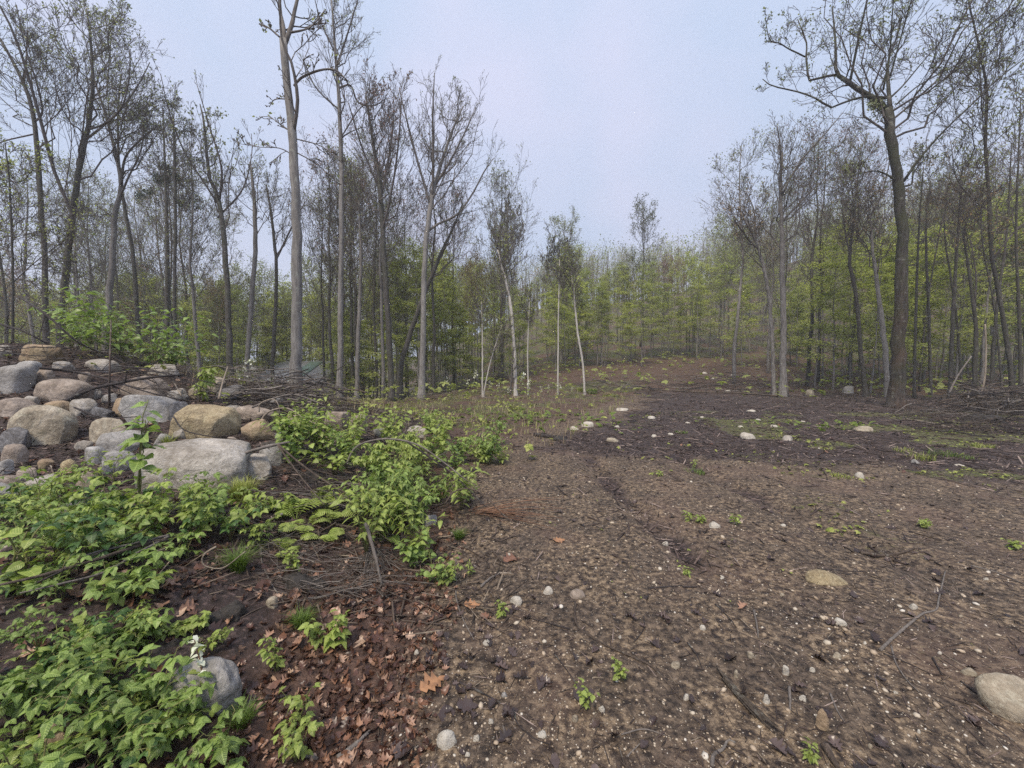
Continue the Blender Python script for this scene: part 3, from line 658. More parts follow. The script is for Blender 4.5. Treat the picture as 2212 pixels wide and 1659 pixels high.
# ------------------------------------------------------------------ the wood behind: individuals copied from a few kinds
SF = style(lv=[(6, 0.45, 42, 4, 0.55), (4, 0.5, 42, 3, 0.6), (2, 0.55, 45, 2, 0.6)], rmin=0.012, up=0.2)
SB = style(lv=[(7, 0.5, 48, 4, 0.55), (5, 0.5, 48, 2, 0.6)], rmin=0.008, up=0.02, flat=0.35, t0=0.15)
HW = []
for i, (h, r, cr, cb, n, leaf, bark, tw) in enumerate([(17, .17, 2.6, .45, 15, M_LEAF_GREYGREEN, M_BARK_GREY, M_TWIG_GREY), (15, .13, 2.3, .40, 14, M_LEAF_GREEN, M_BARK_GREY, M_TWIG_GREY), (18, .19, 3.0, .5, 15, M_LEAF_OLIVE, M_BARK_DARK, M_TWIG_DARK),
        (14, .12, 2.2, .35, 14, M_LEAF_RUST, M_BARK_GREY, M_TWIG_GREY), (16, .14, 2.4, .4, 15, M_LEAF_GREEN, M_BARK_GREY, M_TWIG_GREY)]):
    HW.append(proto_tree("woodland_tree", "thin leafed tree of the wood behind the clearing", 300+i, h, r, cr, cb, n, bark, tw, leaf, 0.13, 3, SF, group="trees of the wood behind the clearing"))
SL = []
SS_ = style(lv=[(8, 0.48, 36, 5, 0.45), (5, 0.52, 40, 3, 0.55), (3, 0.6, 42, 2, 0.6)], rmin=0.007, up=0.2, wig=0.1)
for i, (h, r, cr, cb, n, leaf, bark) in enumerate([(16, .16, 2.4, .35, 12, M_LEAF_GREYGREEN, M_BARK_GREY), (17, .17, 2.8, .42, 12, M_LEAF_RED, M_BARK_DARK), (15, .14, 2.2, .3, 13, M_LEAF_GREYGREEN, M_BARK_DARK)]):
    SL.append(proto_tree("slender_tree", "slender nearly bare tree between the bigger trunks", 350+i, h, r, cr, cb, n, bark, (M_TWIG_GREY, M_TWIG_DARK)[i % 2], leaf, 0.085, 1, SS_, group="slender nearly bare trees at the wood's edge"))
BE = []
for i, (h, r, cr, cb, n, leaf) in enumerate([(8.5, .07, 1.9, .22, 15, M_LEAF_LIME), (11, .09, 2.0, .30, 16, M_LEAF_GREEN), (6.0, .05, 1.6, .18, 12, M_LEAF_LIME), (12.5, .11, 2.2, .35, 16, M_LEAF_GREEN)]):
    BE.append(proto_tree("beech_sapling", "young green beech in the understorey behind the clearing", 400+i, h, r, cr, cb, n, M_BARK_GREY, M_TWIG_GREY, leaf, 0.125, 5, SB, shape="layer", group="young beeches under the wood", flat=True, spread=0.20))
def wood():
    rs = np.random.RandomState(77)
    SKY = lambda px: np.interp(px, [0, 300, 500, 640, 800, 900, 1000, 1090, 1160, 1240, 1400, 1500, 1620, 1750, 1900, 2050, 2212], [530, 560, 580, 560, 520, 480, 500, 590, 575, 552, 545, 528, 495, 470, 440, 400, 370])
    def far_y(px): return np.interp(px, [0, 600, 900, 1100, 1300, 1500, 1700, 1900, 2212], [30, 30, 27, 29, 34, 40, 34, 24, 20])
    spots = []
    tries = 0
    while len(spots) < 235 and tries < 9000:
        tries += 1
        px = -60+rs.rand()*2330; y0 = far_y(px); Y = y0*(1+1.9*rs.rand()**1.5)+rs.rand()*5
        x = (px-1106)/831*Y
        if 520 < px < 715 and Y < 34: continue
        if min([abs(x-a)+abs(Y-b) for a, b, _ in spots]+[99]) < 1.8: continue
        spots.append((x, Y, px))
    for i, (x, Y, px) in enumerate(spots):
        p = rs.rand()
        k = 0 if p < .2 else 1 if p < .5 else 2 if p < .58 else 3 if p < .74 else 4
        lf = (M_LEAF_GREYGREEN, M_LEAF_GREEN, M_LEAF_OLIVE, M_LEAF_RUST, M_LEAF_GREEN, M_LEAF_LIME, M_LEAF_RED)[rs.choice(7, p=[.22, .28, .12, .12, .14, .08, .04])]
        s = 0.75+0.5*rs.rand()
        hh = (17, 15, 18, 14, 16)[k]; g = h1(x, Y); zt = at(px, SKY(px)+30*rs.rand()-12, Y)[2]
        s = min(s, max(0.45, (zt-g)/hh*(0.8+0.25*rs.rand())))
        copy_tree(HW[k], (x, Y, h1(x, Y)), rs.rand()*6.28, s, leaf=lf)
    UP = lambda px: np.interp(px, [0, 200, 400, 560, 700, 850, 1000, 1080, 1120, 1500, 1560, 1650, 1800, 1900, 2212], [230, 280, 380, 400, 380, 380, 450, 540, 600, 560, 520, 440, 410, 380, 260])
    for i in range(44):                                       # the taller ones between the named trees
        px = -40+1130*rs.rand() if i < 30 else 1540+720*rs.rand(); Y = 24+11*rs.rand(); x = (px-1106)/831*Y; g = h1(x, Y); k = rs.choice(3)
        if 520 < px < 715: continue; zt = at(px, UP(px)+150*rs.rand(), Y)[2]
        copy_tree(SL[k], (x, Y, g), rs.rand()*6.28, float(np.clip((zt-g)/(16, 17, 15)[k], 0.4, 1.5)))
    n = 0
    while n < 236:
        px = -60+rs.rand()*(2330 if n % 2 else 1160); y0 = far_y(px)*0.93; Y = y0*(1+1.1*rs.rand()**1.3)+rs.rand()*2; x = (px-1106)/831*Y
        if 1300 < px < 1700 and Y < 33: 
            if rs.rand() < 0.85: continue
        if 520 < px < 715 and Y < 33: continue
        k = rs.choice(4); sc_ = 0.75+0.55*rs.rand()
        g = h1(x, Y); sc_ = min(sc_, max(0.4, (at(px, SKY(px)+12+40*rs.rand(), Y)[2]-g)/(8.5, 11, 6, 12.5)[k]))
        copy_tree(BE[k], (x, Y, g), rs.rand()*6.28, sc_, leaf=(M_LEAF_LIME, M_LEAF_GREEN)[int(rs.rand() < 0.4)]); n += 1
    for i in range(60):                                       # the green wall where the brown slope ends
        px = 1180+1080*rs.rand(); Y = 33+12*rs.rand() if px < 1750 else 21+11*rs.rand(); x = (px-1106)/831*Y; g = h1(x, Y); k = rs.choice(4); s = min(0.8+0.5*rs.rand(), max(0.4, (at(px, SKY(px)+10+60*rs.rand(), Y)[2]-g)/(8.5, 11, 6, 12.5)[k]))
        copy_tree(BE[k], (x, Y, g), rs.rand()*6.28, s, leaf=(M_LEAF_LIME, M_LEAF_GREEN)[int(rs.rand() < 0.4)])
    for o in SL: o.location = (-14+8*rs.rand(), 27, h1(-12, 27))
    for o in HW+BE:                                           # the first of each kind stands in the wood too
        x = 6+rs.rand()*30; y = 42+rs.rand()*12; o.location = (x, y, h1(x, y))
wood()
def far_wood():
    """the wood beyond, one mass nobody could count"""
    rs = np.random.RandomState(8); mb = MB(); lv = [[], [], []]; ln = [0, 0, 0]
    LM = [M_LEAF_GREYGREEN, M_LEAF_GREEN, M_LEAF_RUST]
    N = 1150; Y = 52+rs.rand(N)**0.8*110; a = -1.7+rs.rand(N)*3.5; X = a*Y; Z = H(X, Y)
    keep = (Y < 75) | (a > -0.1) | (rs.rand(N) < 0.6)
    X, Y, Z = X[keep], Y[keep], Z[keep]; n = len(X); h = 12+rs.rand(n)*6
    SK = np.interp(X/Y*831+1106, [0, 300, 500, 640, 800, 900, 1000, 1090, 1160, 1240, 1400, 1500, 1620, 1750, 1900, 2050, 2212], [560, 590, 600, 590, 540, 500, 520, 592, 578, 552, 545, 528, 495, 470, 440, 400, 370])
    zt = CAM_H+Y*(790-SK-14*rs.rand(n)+6)/831; h = np.clip(zt-Z, 3.5, h*1.15)
    B = np.stack([X, Y, Z-0.3], -1); T = B+np.stack([rs.randn(n)*0.6, rs.randn(n)*0.6, h], -1)
    P = B[:, None]+(T-B)[:, None]*np.linspace(0, 1, 5)[None, :, None]; P[:, 1:4] += rs.randn(n, 3, 3)*0.15
    R = (0.10+0.10*rs.rand(n))[:, None]*np.linspace(1.1, 0.2, 5)[None]
    V, F = poly_frusta(P, R, 4); mb.add(V, F)
    P2, R2, L2 = spawn(rs, P, R, 8, 0.35, h*0.32, 40, 0.25, 0.12, 4, 0.45); V, F = poly_frusta(P2, R2, 3); mb.add(V, F)
    P3, R3, L3 = spawn(rs, P2, R2, 3, 0.3, L2*0.6, 40, 0.2, 0.12, 2, 0.6); R3 = np.maximum(R3, 0.015)
    V, F = poly_frusta(P3, R3, 3); mb.add(V, F)
    link("far_woods", mb.mesh("far_woods", [M_TWIG_GREY], True), label="grey trunks and branches of the far wood up the hillside", category="wood", kind="stuff")
    which = rs.choice(3, n, p=[.35, .45, .20]); w3 = np.repeat(which, 24); tips = P3[:, -1]
    for k in range(3):
        V, F = leaf_quads(rs, tips[w3 == k], 0.24, 5, 0.55, 0.2)
        link("far_foliage", mesh("far_foliage", V, F, [LM[k]], smooth=False), label=("grey-green", "fresh green", "russet")[k]+" spring leaves of the far wood up the hillside", category="foliage", kind="stuff")
far_wood()
# ------------------------------------------------------------------ boulders and stones
def rock_mat(name, c1, c2, c3, band=0.0, speck=0.5, lichen=0.15, rough=0.8, scale=1.0, moss=0.0):
    t = NT(name); c = t.coord("Object"); cb = t.coord("Object", (1, 0.5, 5))
    n1 = t.noise(c, 2.2*scale, 6, 0.62, 0.4); n2 = t.noise(c, 38*scale, 4, 0.7); n3 = t.noise(c, 9*scale, 5, 0.6)
    nb = t.noise(cb, 3.0*scale, 4, 0.6, 0.8)
    col = t.ramp(n1, [(0.38, c1), (0.5, c2), (0.60, c3)]); n4 = t.noise(c, 5.0*scale, 8, 0.75, 0.6)
    col = t.mix(t.lin(n4, 0.50, 0.64, 0, 0.65), col, tuple(0.55*v for v in c1)); col = t.mix(t.lin(n4, 0.46, 0.36, 0, 0.5), col, tuple(min(0.6, 1.25*v) for v in c3))
    if band: col = t.mix(t.lin(nb, 0.42, 0.62, 0, band), col, tuple(0.45*v for v in c1))
    col = t.mix(t.lin(n2, 0.5, 0.75, 0, speck), col, tuple(0.35*v for v in c1))
    col = t.mix(t.lin(n2, 0.46, 0.25, 0, speck), col, tuple(min(0.75, 1.5*v) for v in c3))
    col = t.mix(t.lin(n3, 0.57, 0.68, 0, lichen), col, (0.12, 0.125, 0.075))
    if moss: col = t.mix(t.lin(t.noise(c, 3.1, 4), 0.5, 0.62, 0, moss), col, (0.07, 0.085, 0.025))
    rnd = t.n("ObjectInfo").outputs["Random"]
    col = t.mix(t.lin(rnd, 0, 1, 0, 0.22), col, (0.20, 0.16, 0.11))
    b = t.bump(n4, 0.9, 0.05); b = t.bump(n3, 0.6, 0.02, b); b = t.bump(n2, 0.5, 0.006, b)
    t.P(Base_Color=col, Roughness=rough, Normal=b)
    return t.m
RM = {
    "tan": rock_mat("rock_tan", (0.23, 0.195, 0.145), (0.40, 0.345, 0.26), (0.54, 0.485, 0.39), 0.15, 0.5, 0.35),
    "ochre": rock_mat("rock_ochre", (0.25, 0.19, 0.11), (0.42, 0.34, 0.20), (0.54, 0.455, 0.30), 0.1, 0.7, 0.1, scale=1.4),
    "brown": rock_mat("rock_brown", (0.22, 0.155, 0.095), (0.38, 0.28, 0.18), (0.50, 0.40, 0.28), 0.25, 0.4, 0.35, moss=0.3),
    "grey": rock_mat("rock_grey", (0.22, 0.215, 0.205), (0.36, 0.355, 0.345), (0.50, 0.495, 0.48), 0.3, 0.4, 0.12),
    "pale": rock_mat("rock_pale", (0.25, 0.225, 0.19), (0.43, 0.40, 0.355), (0.58, 0.55, 0.50), 0.35, 0.5, 0.18),
    "pink": rock_mat("rock_pink", (0.22, 0.175, 0.145), (0.36, 0.30, 0.25), (0.50, 0.43, 0.37), 0.35, 0.35, 0.25),
    "dark": rock_mat("rock_dark", (0.05, 0.052, 0.06), (0.12, 0.125, 0.14), (0.30, 0.31, 0.34), 0.6, 0.4, 0.05, rough=0.45),
    "white": rock_mat("rock_white", (0.42, 0.385, 0.32), (0.58, 0.55, 0.48), (0.72, 0.70, 0.64), 0.1, 0.25, 0.04),
}
def ico(sub):
    import bmesh
    bm = bmesh.new(); bmesh.ops.create_icosphere(bm, subdivisions=sub, radius=1.0)
    V = np.array([v.co[:] for v in bm.verts]); F = np.array([[v.index for v in f.verts] for f in bm.faces]); bm.free()
    return V, F
ICO = {k: ico(k) for k in (1, 2, 3, 4, 5)}
def rock_mesh(name, dims, seed, mat, sub=4, box=0.35, rough=0.16, cuts=0, fine=0.045):
    V, F = ICO[sub]; rs = np.random.RandomState(seed)
    N = V.copy(); p = 2+box*5
    r = 1/((np.abs(N)**p).sum(1)**(1/p)); r = 1+(r-1)*1.0
    s = seed*7.7
    r = r*(1+rough*2*fbm(N[:, 0]*1.3+s, N[:, 1]*1.3, N[:, 2]*1.3, 3)+fine*2*fbm(N[:, 0]*6+s, N[:, 1]*6, N[:, 2]*6, 3))
    P = N*r[:, None]
    for i in range(cuts):
        d = norm(rs.randn(3)*[1, 1, 0.8]); h = 0.66+0.22*rs.rand(); k = P@d; over = np.clip(k-h, 0, None); P -= d*(over*0.9)[:, None]
    P /= np.abs(P).max(0)
    P = P*np.array(dims)/2
    return mesh(name, P, F, [RM[mat] if isinstance(mat, str) else mat])
def boulder(label, px, py, w, h, mat, seed, tilt=(0, 0, 0), depth=0.8, box=0.35, rough=0.16, cuts=0, sink=0.18, sub=4, Y=None, name="boulder", group=None, back=0.35, bot=None):
    """px, py: its middle in the photograph; w, h its width and height there"""
    b = place(px, py+h*0.42 if bot is None else bot)
    Yd = Y if Y is not None else b.y
    if px < 560 and Yd > 10: Yd = 7.4
    W, Hh = w*Yd/831.0/math.hypot(1, (px-1106)/831)**1.15, h*Yd/831.0; D = W*depth
    if name == 'boulder' or name == 'rock': cuts = cuts+3; rough = rough*1.25; box = box*0.8
    c = at(px, py, Yd+D*back)
    W *= 1+0.35*D/Yd; Hh *= (1+0.2*D/Yd)
    me = rock_mesh(name, (W, D, Hh*(1+sink)), seed, mat, sub, box, rough, cuts)
    o = link(name, me); o.location = (c[0], c[1], c[2]-Hh*sink*0.5-(0.06*Hh if name == 'stone' else 0)); o.rotation_euler = [math.radians(v) for v in tilt]
    o["label"] = label; o["category"] = "boulder" if name == "boulder" else "stone"
    if group: o["group"] = group
    return o
BG = "boulders of the bulldozed pile"
for a in [
    ("big pale grey and tan boulder at the front of the pile", 425, 1002, 318, 120, "pale", 3, (0, 3, 8), dict(depth=0.75, box=0.28, rough=0.13, sink=0.3, sub=5)),
    ("rounded tan boulder like a loaf below the flat pale ones", 93, 923, 182, 98, "tan", 12, (0, 14, -5), dict(depth=0.8, box=0.12, rough=0.07, sub=5)),
    ("angular yellow-ochre block with a flat sloping face", 452, 917, 160, 76, "ochre", 7, (12, 8, 4), dict(depth=0.8, box=0.6, cuts=4, rough=0.08, sub=5)),
    ("smooth light grey boulder at the very edge of the pile", 30, 818, 110, 78, "grey", 21, (0, 5, 0), dict(depth=0.9, box=0.3, rough=0.08)),
    ("greyish tan rounded boulder under the fallen dark bough", 140, 848, 145, 62, "pink", 33, (0, 10, 0), dict(depth=0.8, box=0.3, rough=0.1)),
    ("lumpy brown boulder on the very top of the pile", 92, 767, 124, 46, "brown", 43, (0, 5, 0), dict(depth=0.7, box=0.15, rough=0.26, cuts=-3)),
    ("block-shaped blue-grey rock with a bright flat top", 322, 888, 132, 70, "grey", 52, (-8, 8, 14), dict(depth=0.7, box=0.95, cuts=2, rough=0.07)),
    ("broad pinkish slab behind the blue-grey block", 318, 838, 135, 52, "pink", 61, (0, 8, 0), dict(depth=0.9, box=0.5, cuts=2, rough=0.1)),
    ("low whitish dome of rock below the leafy bush", 224, 790, 95, 34, "pale", 71, (0, 3, 0), dict(depth=0.8, box=0.2)),
    ("warm tan boulder behind the climbing leafy shoot", 238, 932, 108, 60, "tan", 82, (0, 4, 0), dict(depth=0.8, box=0.2)),
    ("grey boulder with a dark side behind the leafy shoot", 262, 955, 130, 52, "grey", 92, (0, -5, 0), dict(depth=0.8, box=0.3, cuts=1)),
    ("reddish rounded rock against the edge under the slate", 30, 985, 70, 56, "pink", 103, (0, 0, 0), dict(depth=0.9, box=0.15)),
    ("dark slaty rock tucked under the loaf-shaped boulder", 40, 950, 90, 60, "dark", 113, (0, 15, 0), dict(depth=0.9, box=0.4, cuts=3)),
    ("small slate wedge shining between two boulders", 218, 892, 78, 28, "dark", 121, (0, 12, 0), dict(depth=0.5, box=0.5, cuts=4)),
    ("round brown cobble in the gap below the tan loaf", 100, 1004, 46, 30, "brown", 131, (0, 0, 0), dict(box=0.1)),
    ("yellowish cobble beside the round brown one", 148, 1008, 46, 34, "ochre", 141, (0, 0, 0), dict(box=0.1)),
    ("pale flat rock poking through the bramble leaves", 92, 1052, 118, 60, "pale", 151, (0, 10, 0), dict(depth=0.8, box=0.4, cuts=2)),
    ("whitish rock mostly hidden by bramble leaves", 155, 1108, 95, 48, "pale", 161, (0, 0, 0), dict(depth=0.8, box=0.3)),
    ("greyish purple flat rock at the edge below the smooth boulder", 38, 882, 120, 46, "pink", 171, (0, 6, 0), dict(depth=0.9, box=0.4)),
    ("cream rock between the top boulder and the dome", 140, 793, 60, 26, "pale", 181, (0, 5, 0), dict()),
    ("tan rock behind the smooth edge boulder", 96, 815, 52, 40, "pink", 191, (0, 0, 0), dict()),
    ("grey-brown wedge beside the ochre block", 560, 932, 68, 52, "brown", 201, (0, -20, 0), dict(depth=0.8, box=0.6, cuts=4)),
    ("long pale stone running under the brush", 552, 896, 100, 34, "pink", 211, (0, 14, 0), dict(depth=0.6, box=0.4, cuts=2)),
    ("tan angular rock beneath the upright stick", 462, 832, 64, 38, "tan", 221, (0, 10, 0), dict(box=0.5, cuts=3)),
    ("small pale stone in the brush over the ochre block", 506, 887, 44, 22, "pale", 231, (0, 5, 0), dict(box=0.3)),
    ("pale smooth rock half under the grey dead weeds", 560, 1010, 70, 62, "pale", 241, (0, 10, 0), dict(depth=0.8, box=0.4, cuts=1)),
    ("grey rock with a bright edge in the middle of the brush", 728, 905, 50, 44, "pink", 251, (0, 15, 0), dict(box=0.5, cuts=3)),
    ("brown-grey rock next to the bright-edged one", 778, 917, 46, 46, "pink", 261, (0, 0, 0), dict(box=0.4, cuts=3)),
    ("pale pointed stone by the yellow-green shoots", 902, 932, 46, 26, "pale", 271, (0, 15, 0), dict(box=0.4, cuts=3)),
    ("banded round grey stone out past the bush", 936, 926, 38, 20, "grey", 281, (0, 0, 0), dict(box=0.2)),
    ("mossy grey-green rock under the white flower stalk", 438, 1492, 190, 150, "grey", 291, (0, 5, 10), dict(depth=0.6, box=0.2, cuts=-2, sub=5, rough=0.25)),
    ("dim brownish rock under the bramble leaves at the bottom", 125, 1605, 140, 90, "brown", 301, (0, 0, 0), dict(box=0.3)),
    ("white-streaked rock tucked under the viburnum bush", 925, 1125, 40, 34, "grey", 311, (0, 10, 0), dict(box=0.1, cuts=4)),
    ("small pale rock set in the leaf litter", 588, 1302, 28, 26, "tan", 321, (0, 0, 0), dict(box=0.3)),
]:
    kw = dict(a[8]); boulder(a[0], a[1], a[2], a[3], a[4], a[5], a[6], a[7], group=BG, **kw)
# rubble that fills the gaps of the pile
def rubble():
    rs = np.random.RandomState(31); labs = {}
    spots = [(12, 1010, 40, 28), (180, 965, 30, 20), (205, 850, 34, 24), (385, 855, 36, 22), (505, 955, 30, 18), (352, 950, 34, 22), (70, 868, 34, 20), (240, 862, 30, 18), (8, 760, 40, 22), (600, 870, 28, 18),
             (640, 905, 30, 18), (670, 930, 26, 18), (430, 850, 36, 22), (185, 815, 30, 18), (395, 795, 34, 18), (8, 1060, 50, 34), (232, 1010, 40, 26), (818, 935, 26, 16), (610, 945, 28, 20), (700, 950, 22, 14)]
    spots += [(60, 800, 60, 34), (180, 880, 50, 34), (270, 880, 44, 34), (390, 890, 40, 40), (120, 885, 60, 30), (210, 985, 50, 34), (255, 1000, 60, 40), (400, 935, 44, 26), (500, 850, 50, 26), (355, 800, 60, 24), (60, 1030, 50, 34), (190, 1040, 60, 36), (660, 885, 40, 22), (585, 985, 40, 40), (300, 905, 30, 24), (15, 1045, 60, 30)]
    names = ["at the edge under the reddish rock", "beside the tan loaf boulder", "by the fallen dark bough", "under the crossing branches", "below the ochre block", "between the block and the front boulder", "under the smooth edge boulder", "next to the slate wedge",
             "behind the topmost boulder", "deep in the brush", "in the lower brush", "where the brush ends", "by the lone green shoot", "in the shadow of the branches", "under the leafy bush", "beneath the edge bramble", "beside the pale front boulder", "by the tall dry stalks", "between the wedge and brush", "under the dead vines", "behind the smooth edge boulder", "right of the tan loaf boulder's top", "under the black bough", "touching the blue-grey block", "above the tan loaf boulder", "beneath the warm tan boulder", "below the grey boulder with a dark side", "between ochre block and grey block", "beneath the crossing twigs", "behind the pinkish slab", "over the pale bramble rock", "by the pale bramble rock's side", "under the silvery branch", "by the hanging dead weeds", "below the pinkish slab", "at the edge above the brambles"]
    for i, (x, y, w, h) in enumerate(spots):
        m = rs.choice(["tan", "pink", "grey", "grey", "brown", "dark", "pale", "pale"])
        col = {"tan": "tan", "pink": "pinkish", "grey": "grey", "brown": "brown", "dark": "dark", "pale": "pale"}[m]
        boulder("small %s rock %s" % (col, names[i]), x, y, w*1.35, h*1.3, m, 400+i, (0, rs.rand()*30-15, rs.rand()*90), sub=4, box=0.4, cuts=5, name="rock", group="small rocks between the boulders")
rubble()
STONES = [  # px, py, w, h, material, label
    (965, 1593, 47, 34, "white", "large whitish stone on the bare dirt, the biggest near the camera"), (1115, 1296, 28, 19, "white", "flattish white stone, paired with a rounder one"), (1183, 1273, 25, 19, "white", "rounder white stone of the pair on the dirt"),
    (1247, 1281, 36, 22, "pink", "rough pinkish stone just past the white pair"), (1052, 1387, 19, 13, "white", "small white stone between twigs by dark wet leaves"), (1029, 1594, 15, 15, "white", "round white pebble beside the biggest whitish stone"),
    (1009, 1629, 13, 11, "white", "tiny white pebble below the biggest whitish stone"), (1300, 1529, 15, 19, "white", "upright white pebble beside the dark oak leaf"), (1242, 1551, 13, 18, "tan", "tan pebble under the dark oak leaf"),
    (1459, 1434, 24, 17, "tan", "pale speckled stone along the long bent twig"), (1437, 1174, 17, 10, "white", "white pebble far up the gravelly track"), (1170, 1586, 24, 10, "white", "flat white chip of stone by the forked twig"),
    (900, 1408, 12, 12, "white", "white pebble among the dark wet leaves"), (1060, 1558, 14, 12, "white", "white pebble between two small sticks"), (1090, 1500, 15, 12, "grey", "greyish pebble beside the dark twig"),
    (1542, 1133, 31, 15, "white", "bright white stone beside tiny green weeds"), (1792, 1246, 135, 22, "ochre", "long tan slab lying aslant in the gravel"), (1812, 1341, 38, 17, "white", "sharp-edged white stone on the gravel"),
    (1972, 1308, 27, 15, "white", "white stone near the crooked branch"), (1807, 1414, 27, 16, "tan", "rounded tan stone below the sharp white one"), (1697, 1446, 20, 25, "white", "pointed white stone above the rotten log"),
    (1655, 1509, 20, 24, "white", "triangular white stone beside the rotten log"), (1735, 1508, 21, 14, "white", "small white stone past the rotten log"), (1622, 1413, 20, 16, "tan", "olive-tan pebble before the log's far end"),
    (1590, 1456, 12, 22, "tan", "narrow tan pebble at the log's far end"), (1775, 1553, 36, 52, "brown", "greenish wedge-shaped stone half sunk in soil"), (2182, 1503, 190, 74, "tan", "large tan boulder at the edge of the gravel"),
    (2092, 1449, 52, 17, "tan", "flat tan stone just behind the edge boulder"), (1482, 1504, 17, 14, "white", "white pebble alone on the dirt"), (1518, 1354, 14, 14, "white", "white pebble on the dark track"), (1755, 1446, 16, 11, "white", "pale pebble between two pointed stones"),
    (1670, 1438, 10, 13, "pink", "little pink pebble next to the pointed stone"), (1692, 1134, 14, 7, "white", "white pebble out on the mulch"), (1269, 916, 29, 14, "white", "white stone at the grassy edge of the mulch"),
    (1242, 925, 24, 10, "white", "lower white stone at the grassy edge"), (1325, 949, 33, 11, "tan", "flat cream stone in the dark mulch"), (1407, 901, 20, 7, "white", "white stone far out in the dark mulch"), (1345, 884, 30, 7, "white", "long pale stone on the clearing's grassy margin"),
    (1450, 938, 16, 6, "white", "white chip of stone by small green weeds"), (1333, 921, 14, 5, "white", "small pale stone behind the flat cream one"), (1413, 941, 14, 6, "white", "white chip in the mulch past the cream stone"), (1617, 941, 42, 15, "white", "white dome-shaped stone in the middle of the mulch"),
    (1702, 946, 33, 12, "pale", "low pale stone near the white dome-shaped one"), (1865, 926, 54, 14, "tan", "long cream stone in the clover patch"), (1672, 920, 19, 6, "white", "white stone behind the low pale one"), (1638, 906, 14, 5, "white", "small white stone deeper in the mulch"),
    (1623, 887, 24, 5, "white", "flat white stone at the back of the mulch"), (1600, 921, 18, 5, "white", "pale stone behind the dome-shaped one"), (1857, 1026, 25, 15, "white", "white stone where the gravel meets moss"), (1978, 997, 23, 11, "grey", "grey-white stone beside the grass clump"),
    (2072, 1004, 30, 7, "white", "thin white stone in the mossy grass"), (1735, 910, 12, 4, "white", "white chip at the tip of the clover"), (1750, 848, 26, 16, "tan", "tan boulder on the slope behind the clearing"), (1832, 841, 36, 20, "grey", "mossy boulder on the slope before the oak"),
    (1523, 805, 16, 6, "white", "whitish rock far up the brown slope"), (1583, 810, 10, 5, "white", "small whitish rock on the far slope"), (1572, 844, 12, 5, "white", "whitish rock at the foot of the slope"), (1540, 818, 8, 4, "white", "little white rock below the far one"),
    (1517, 901, 10, 4, "white", "white pebble at the middle of the dark mulch"), (1486, 913, 12, 4, "white", "whitish pebble near the clearing's centre"), (1100, 1197, 10, 9, "white", "white pebble under the bush beside the grass tuft"),
    (1290, 1340, 9, 8, "white", "white pebble by the bent twig's root"), (1340, 1375, 8, 8, "white", "little white pebble on bare brown dirt"), (1560, 1247, 12, 8, "white", "pale pebble on the stony track"), (1690, 1284, 12, 8, "tan", "pale tan pebble on the stony track"),
    (2075, 1330, 14, 8, "tan", "tan pebble beyond the crooked branch"), (2130, 1250, 16, 7, "white", "white pebble in the far gravel"), (1935, 1495, 14, 8, "white", "white pebble below the crooked branch"), (2030, 1410, 15, 8, "white", "oval white pebble under the branch"),
    (1985, 1580, 12, 9, "white", "white pebble near the frame's bottom gravel"), (1868, 1388, 11, 8, "white", "white pebble in front of the crooked branch"), (1880, 1610, 13, 10, "tan", "tan pebble by the bottom log stub")]
for i, (x, y, w, h, m, lab) in enumerate(STONES):
    big = w > 60
    boulder(lab, x, y, w, h*(1.05 if big else 0.95), m, 600+i, (0, (12 if i == 16 else (i*37) % 16-8), 0 if w > 26 else (i*53) % 60-30), depth=0.75 if not i == 16 else 0.4, box=0.05+0.2*((i*7) % 3)/2, cuts=5+i % 4, sub=4 if big else 3, sink=0.75,
            name="stone", group="pale stones scattered over the dirt clearing", back=0.1, rough=0.30)

# ------------------------------------------------------------------ loose pebbles and wood debris nobody could count
def scatter_xy(rs, n, y0, y1, half=1.5, margin=0.8):
    Y = np.exp(np.log(y0)+rs.rand(n)*(np.log(y1)-np.log(y0))); a = (rs.rand(n)*2-1); X = a*(half*Y+margin); return X, Y
def rand_rot(rs, n, tilt=0.3):
    az = rs.rand(n)*6.283; ax = rs.randn(n)*tilt; ay = rs.randn(n)*tilt
    ca, sa = np.cos(az), np.sin(az); Z = np.zeros(n); O = np.ones(n)
    Rz = np.stack([ca, -sa, Z, sa, ca, Z, Z, Z, O], -1).reshape(-1, 3, 3)
    c, s = np.cos(ax), np.sin(ax); Rx = np.stack([O, Z, Z, Z, c, -s, Z, s, c], -1).reshape(-1, 3, 3)
    c, s = np.cos(ay), np.sin(ay); Ry = np.stack([c, Z, s, Z, O, Z, -s, Z, c], -1).reshape(-1, 3, 3)
    return Rx@Ry@Rz
def scatter(name, protos, F, X, Y, dz, S, rs, mat, label, category, tilt=0.3, Rm=None, smooth=True, z=None):
    n = len(X); Rm = rand_rot(rs, n, tilt) if Rm is None else Rm
    Pr = np.stack(protos)[rs.choice(len(protos), n)]; k = Pr.shape[1]
    V = np.einsum('nij,nkj->nki', Rm, Pr*S[:, None, :])
    V += np.stack([X, Y, (H(X, Y) if z is None else z)+dz], -1)[:, None]
    FF = (F[None]+np.arange(n)[:, None, None]*k).reshape(-1, F.shape[1])
    return link(name, mesh(name, V.reshape(-1, 3), FF, [mat], smooth), label=label, category=category, kind="stuff")
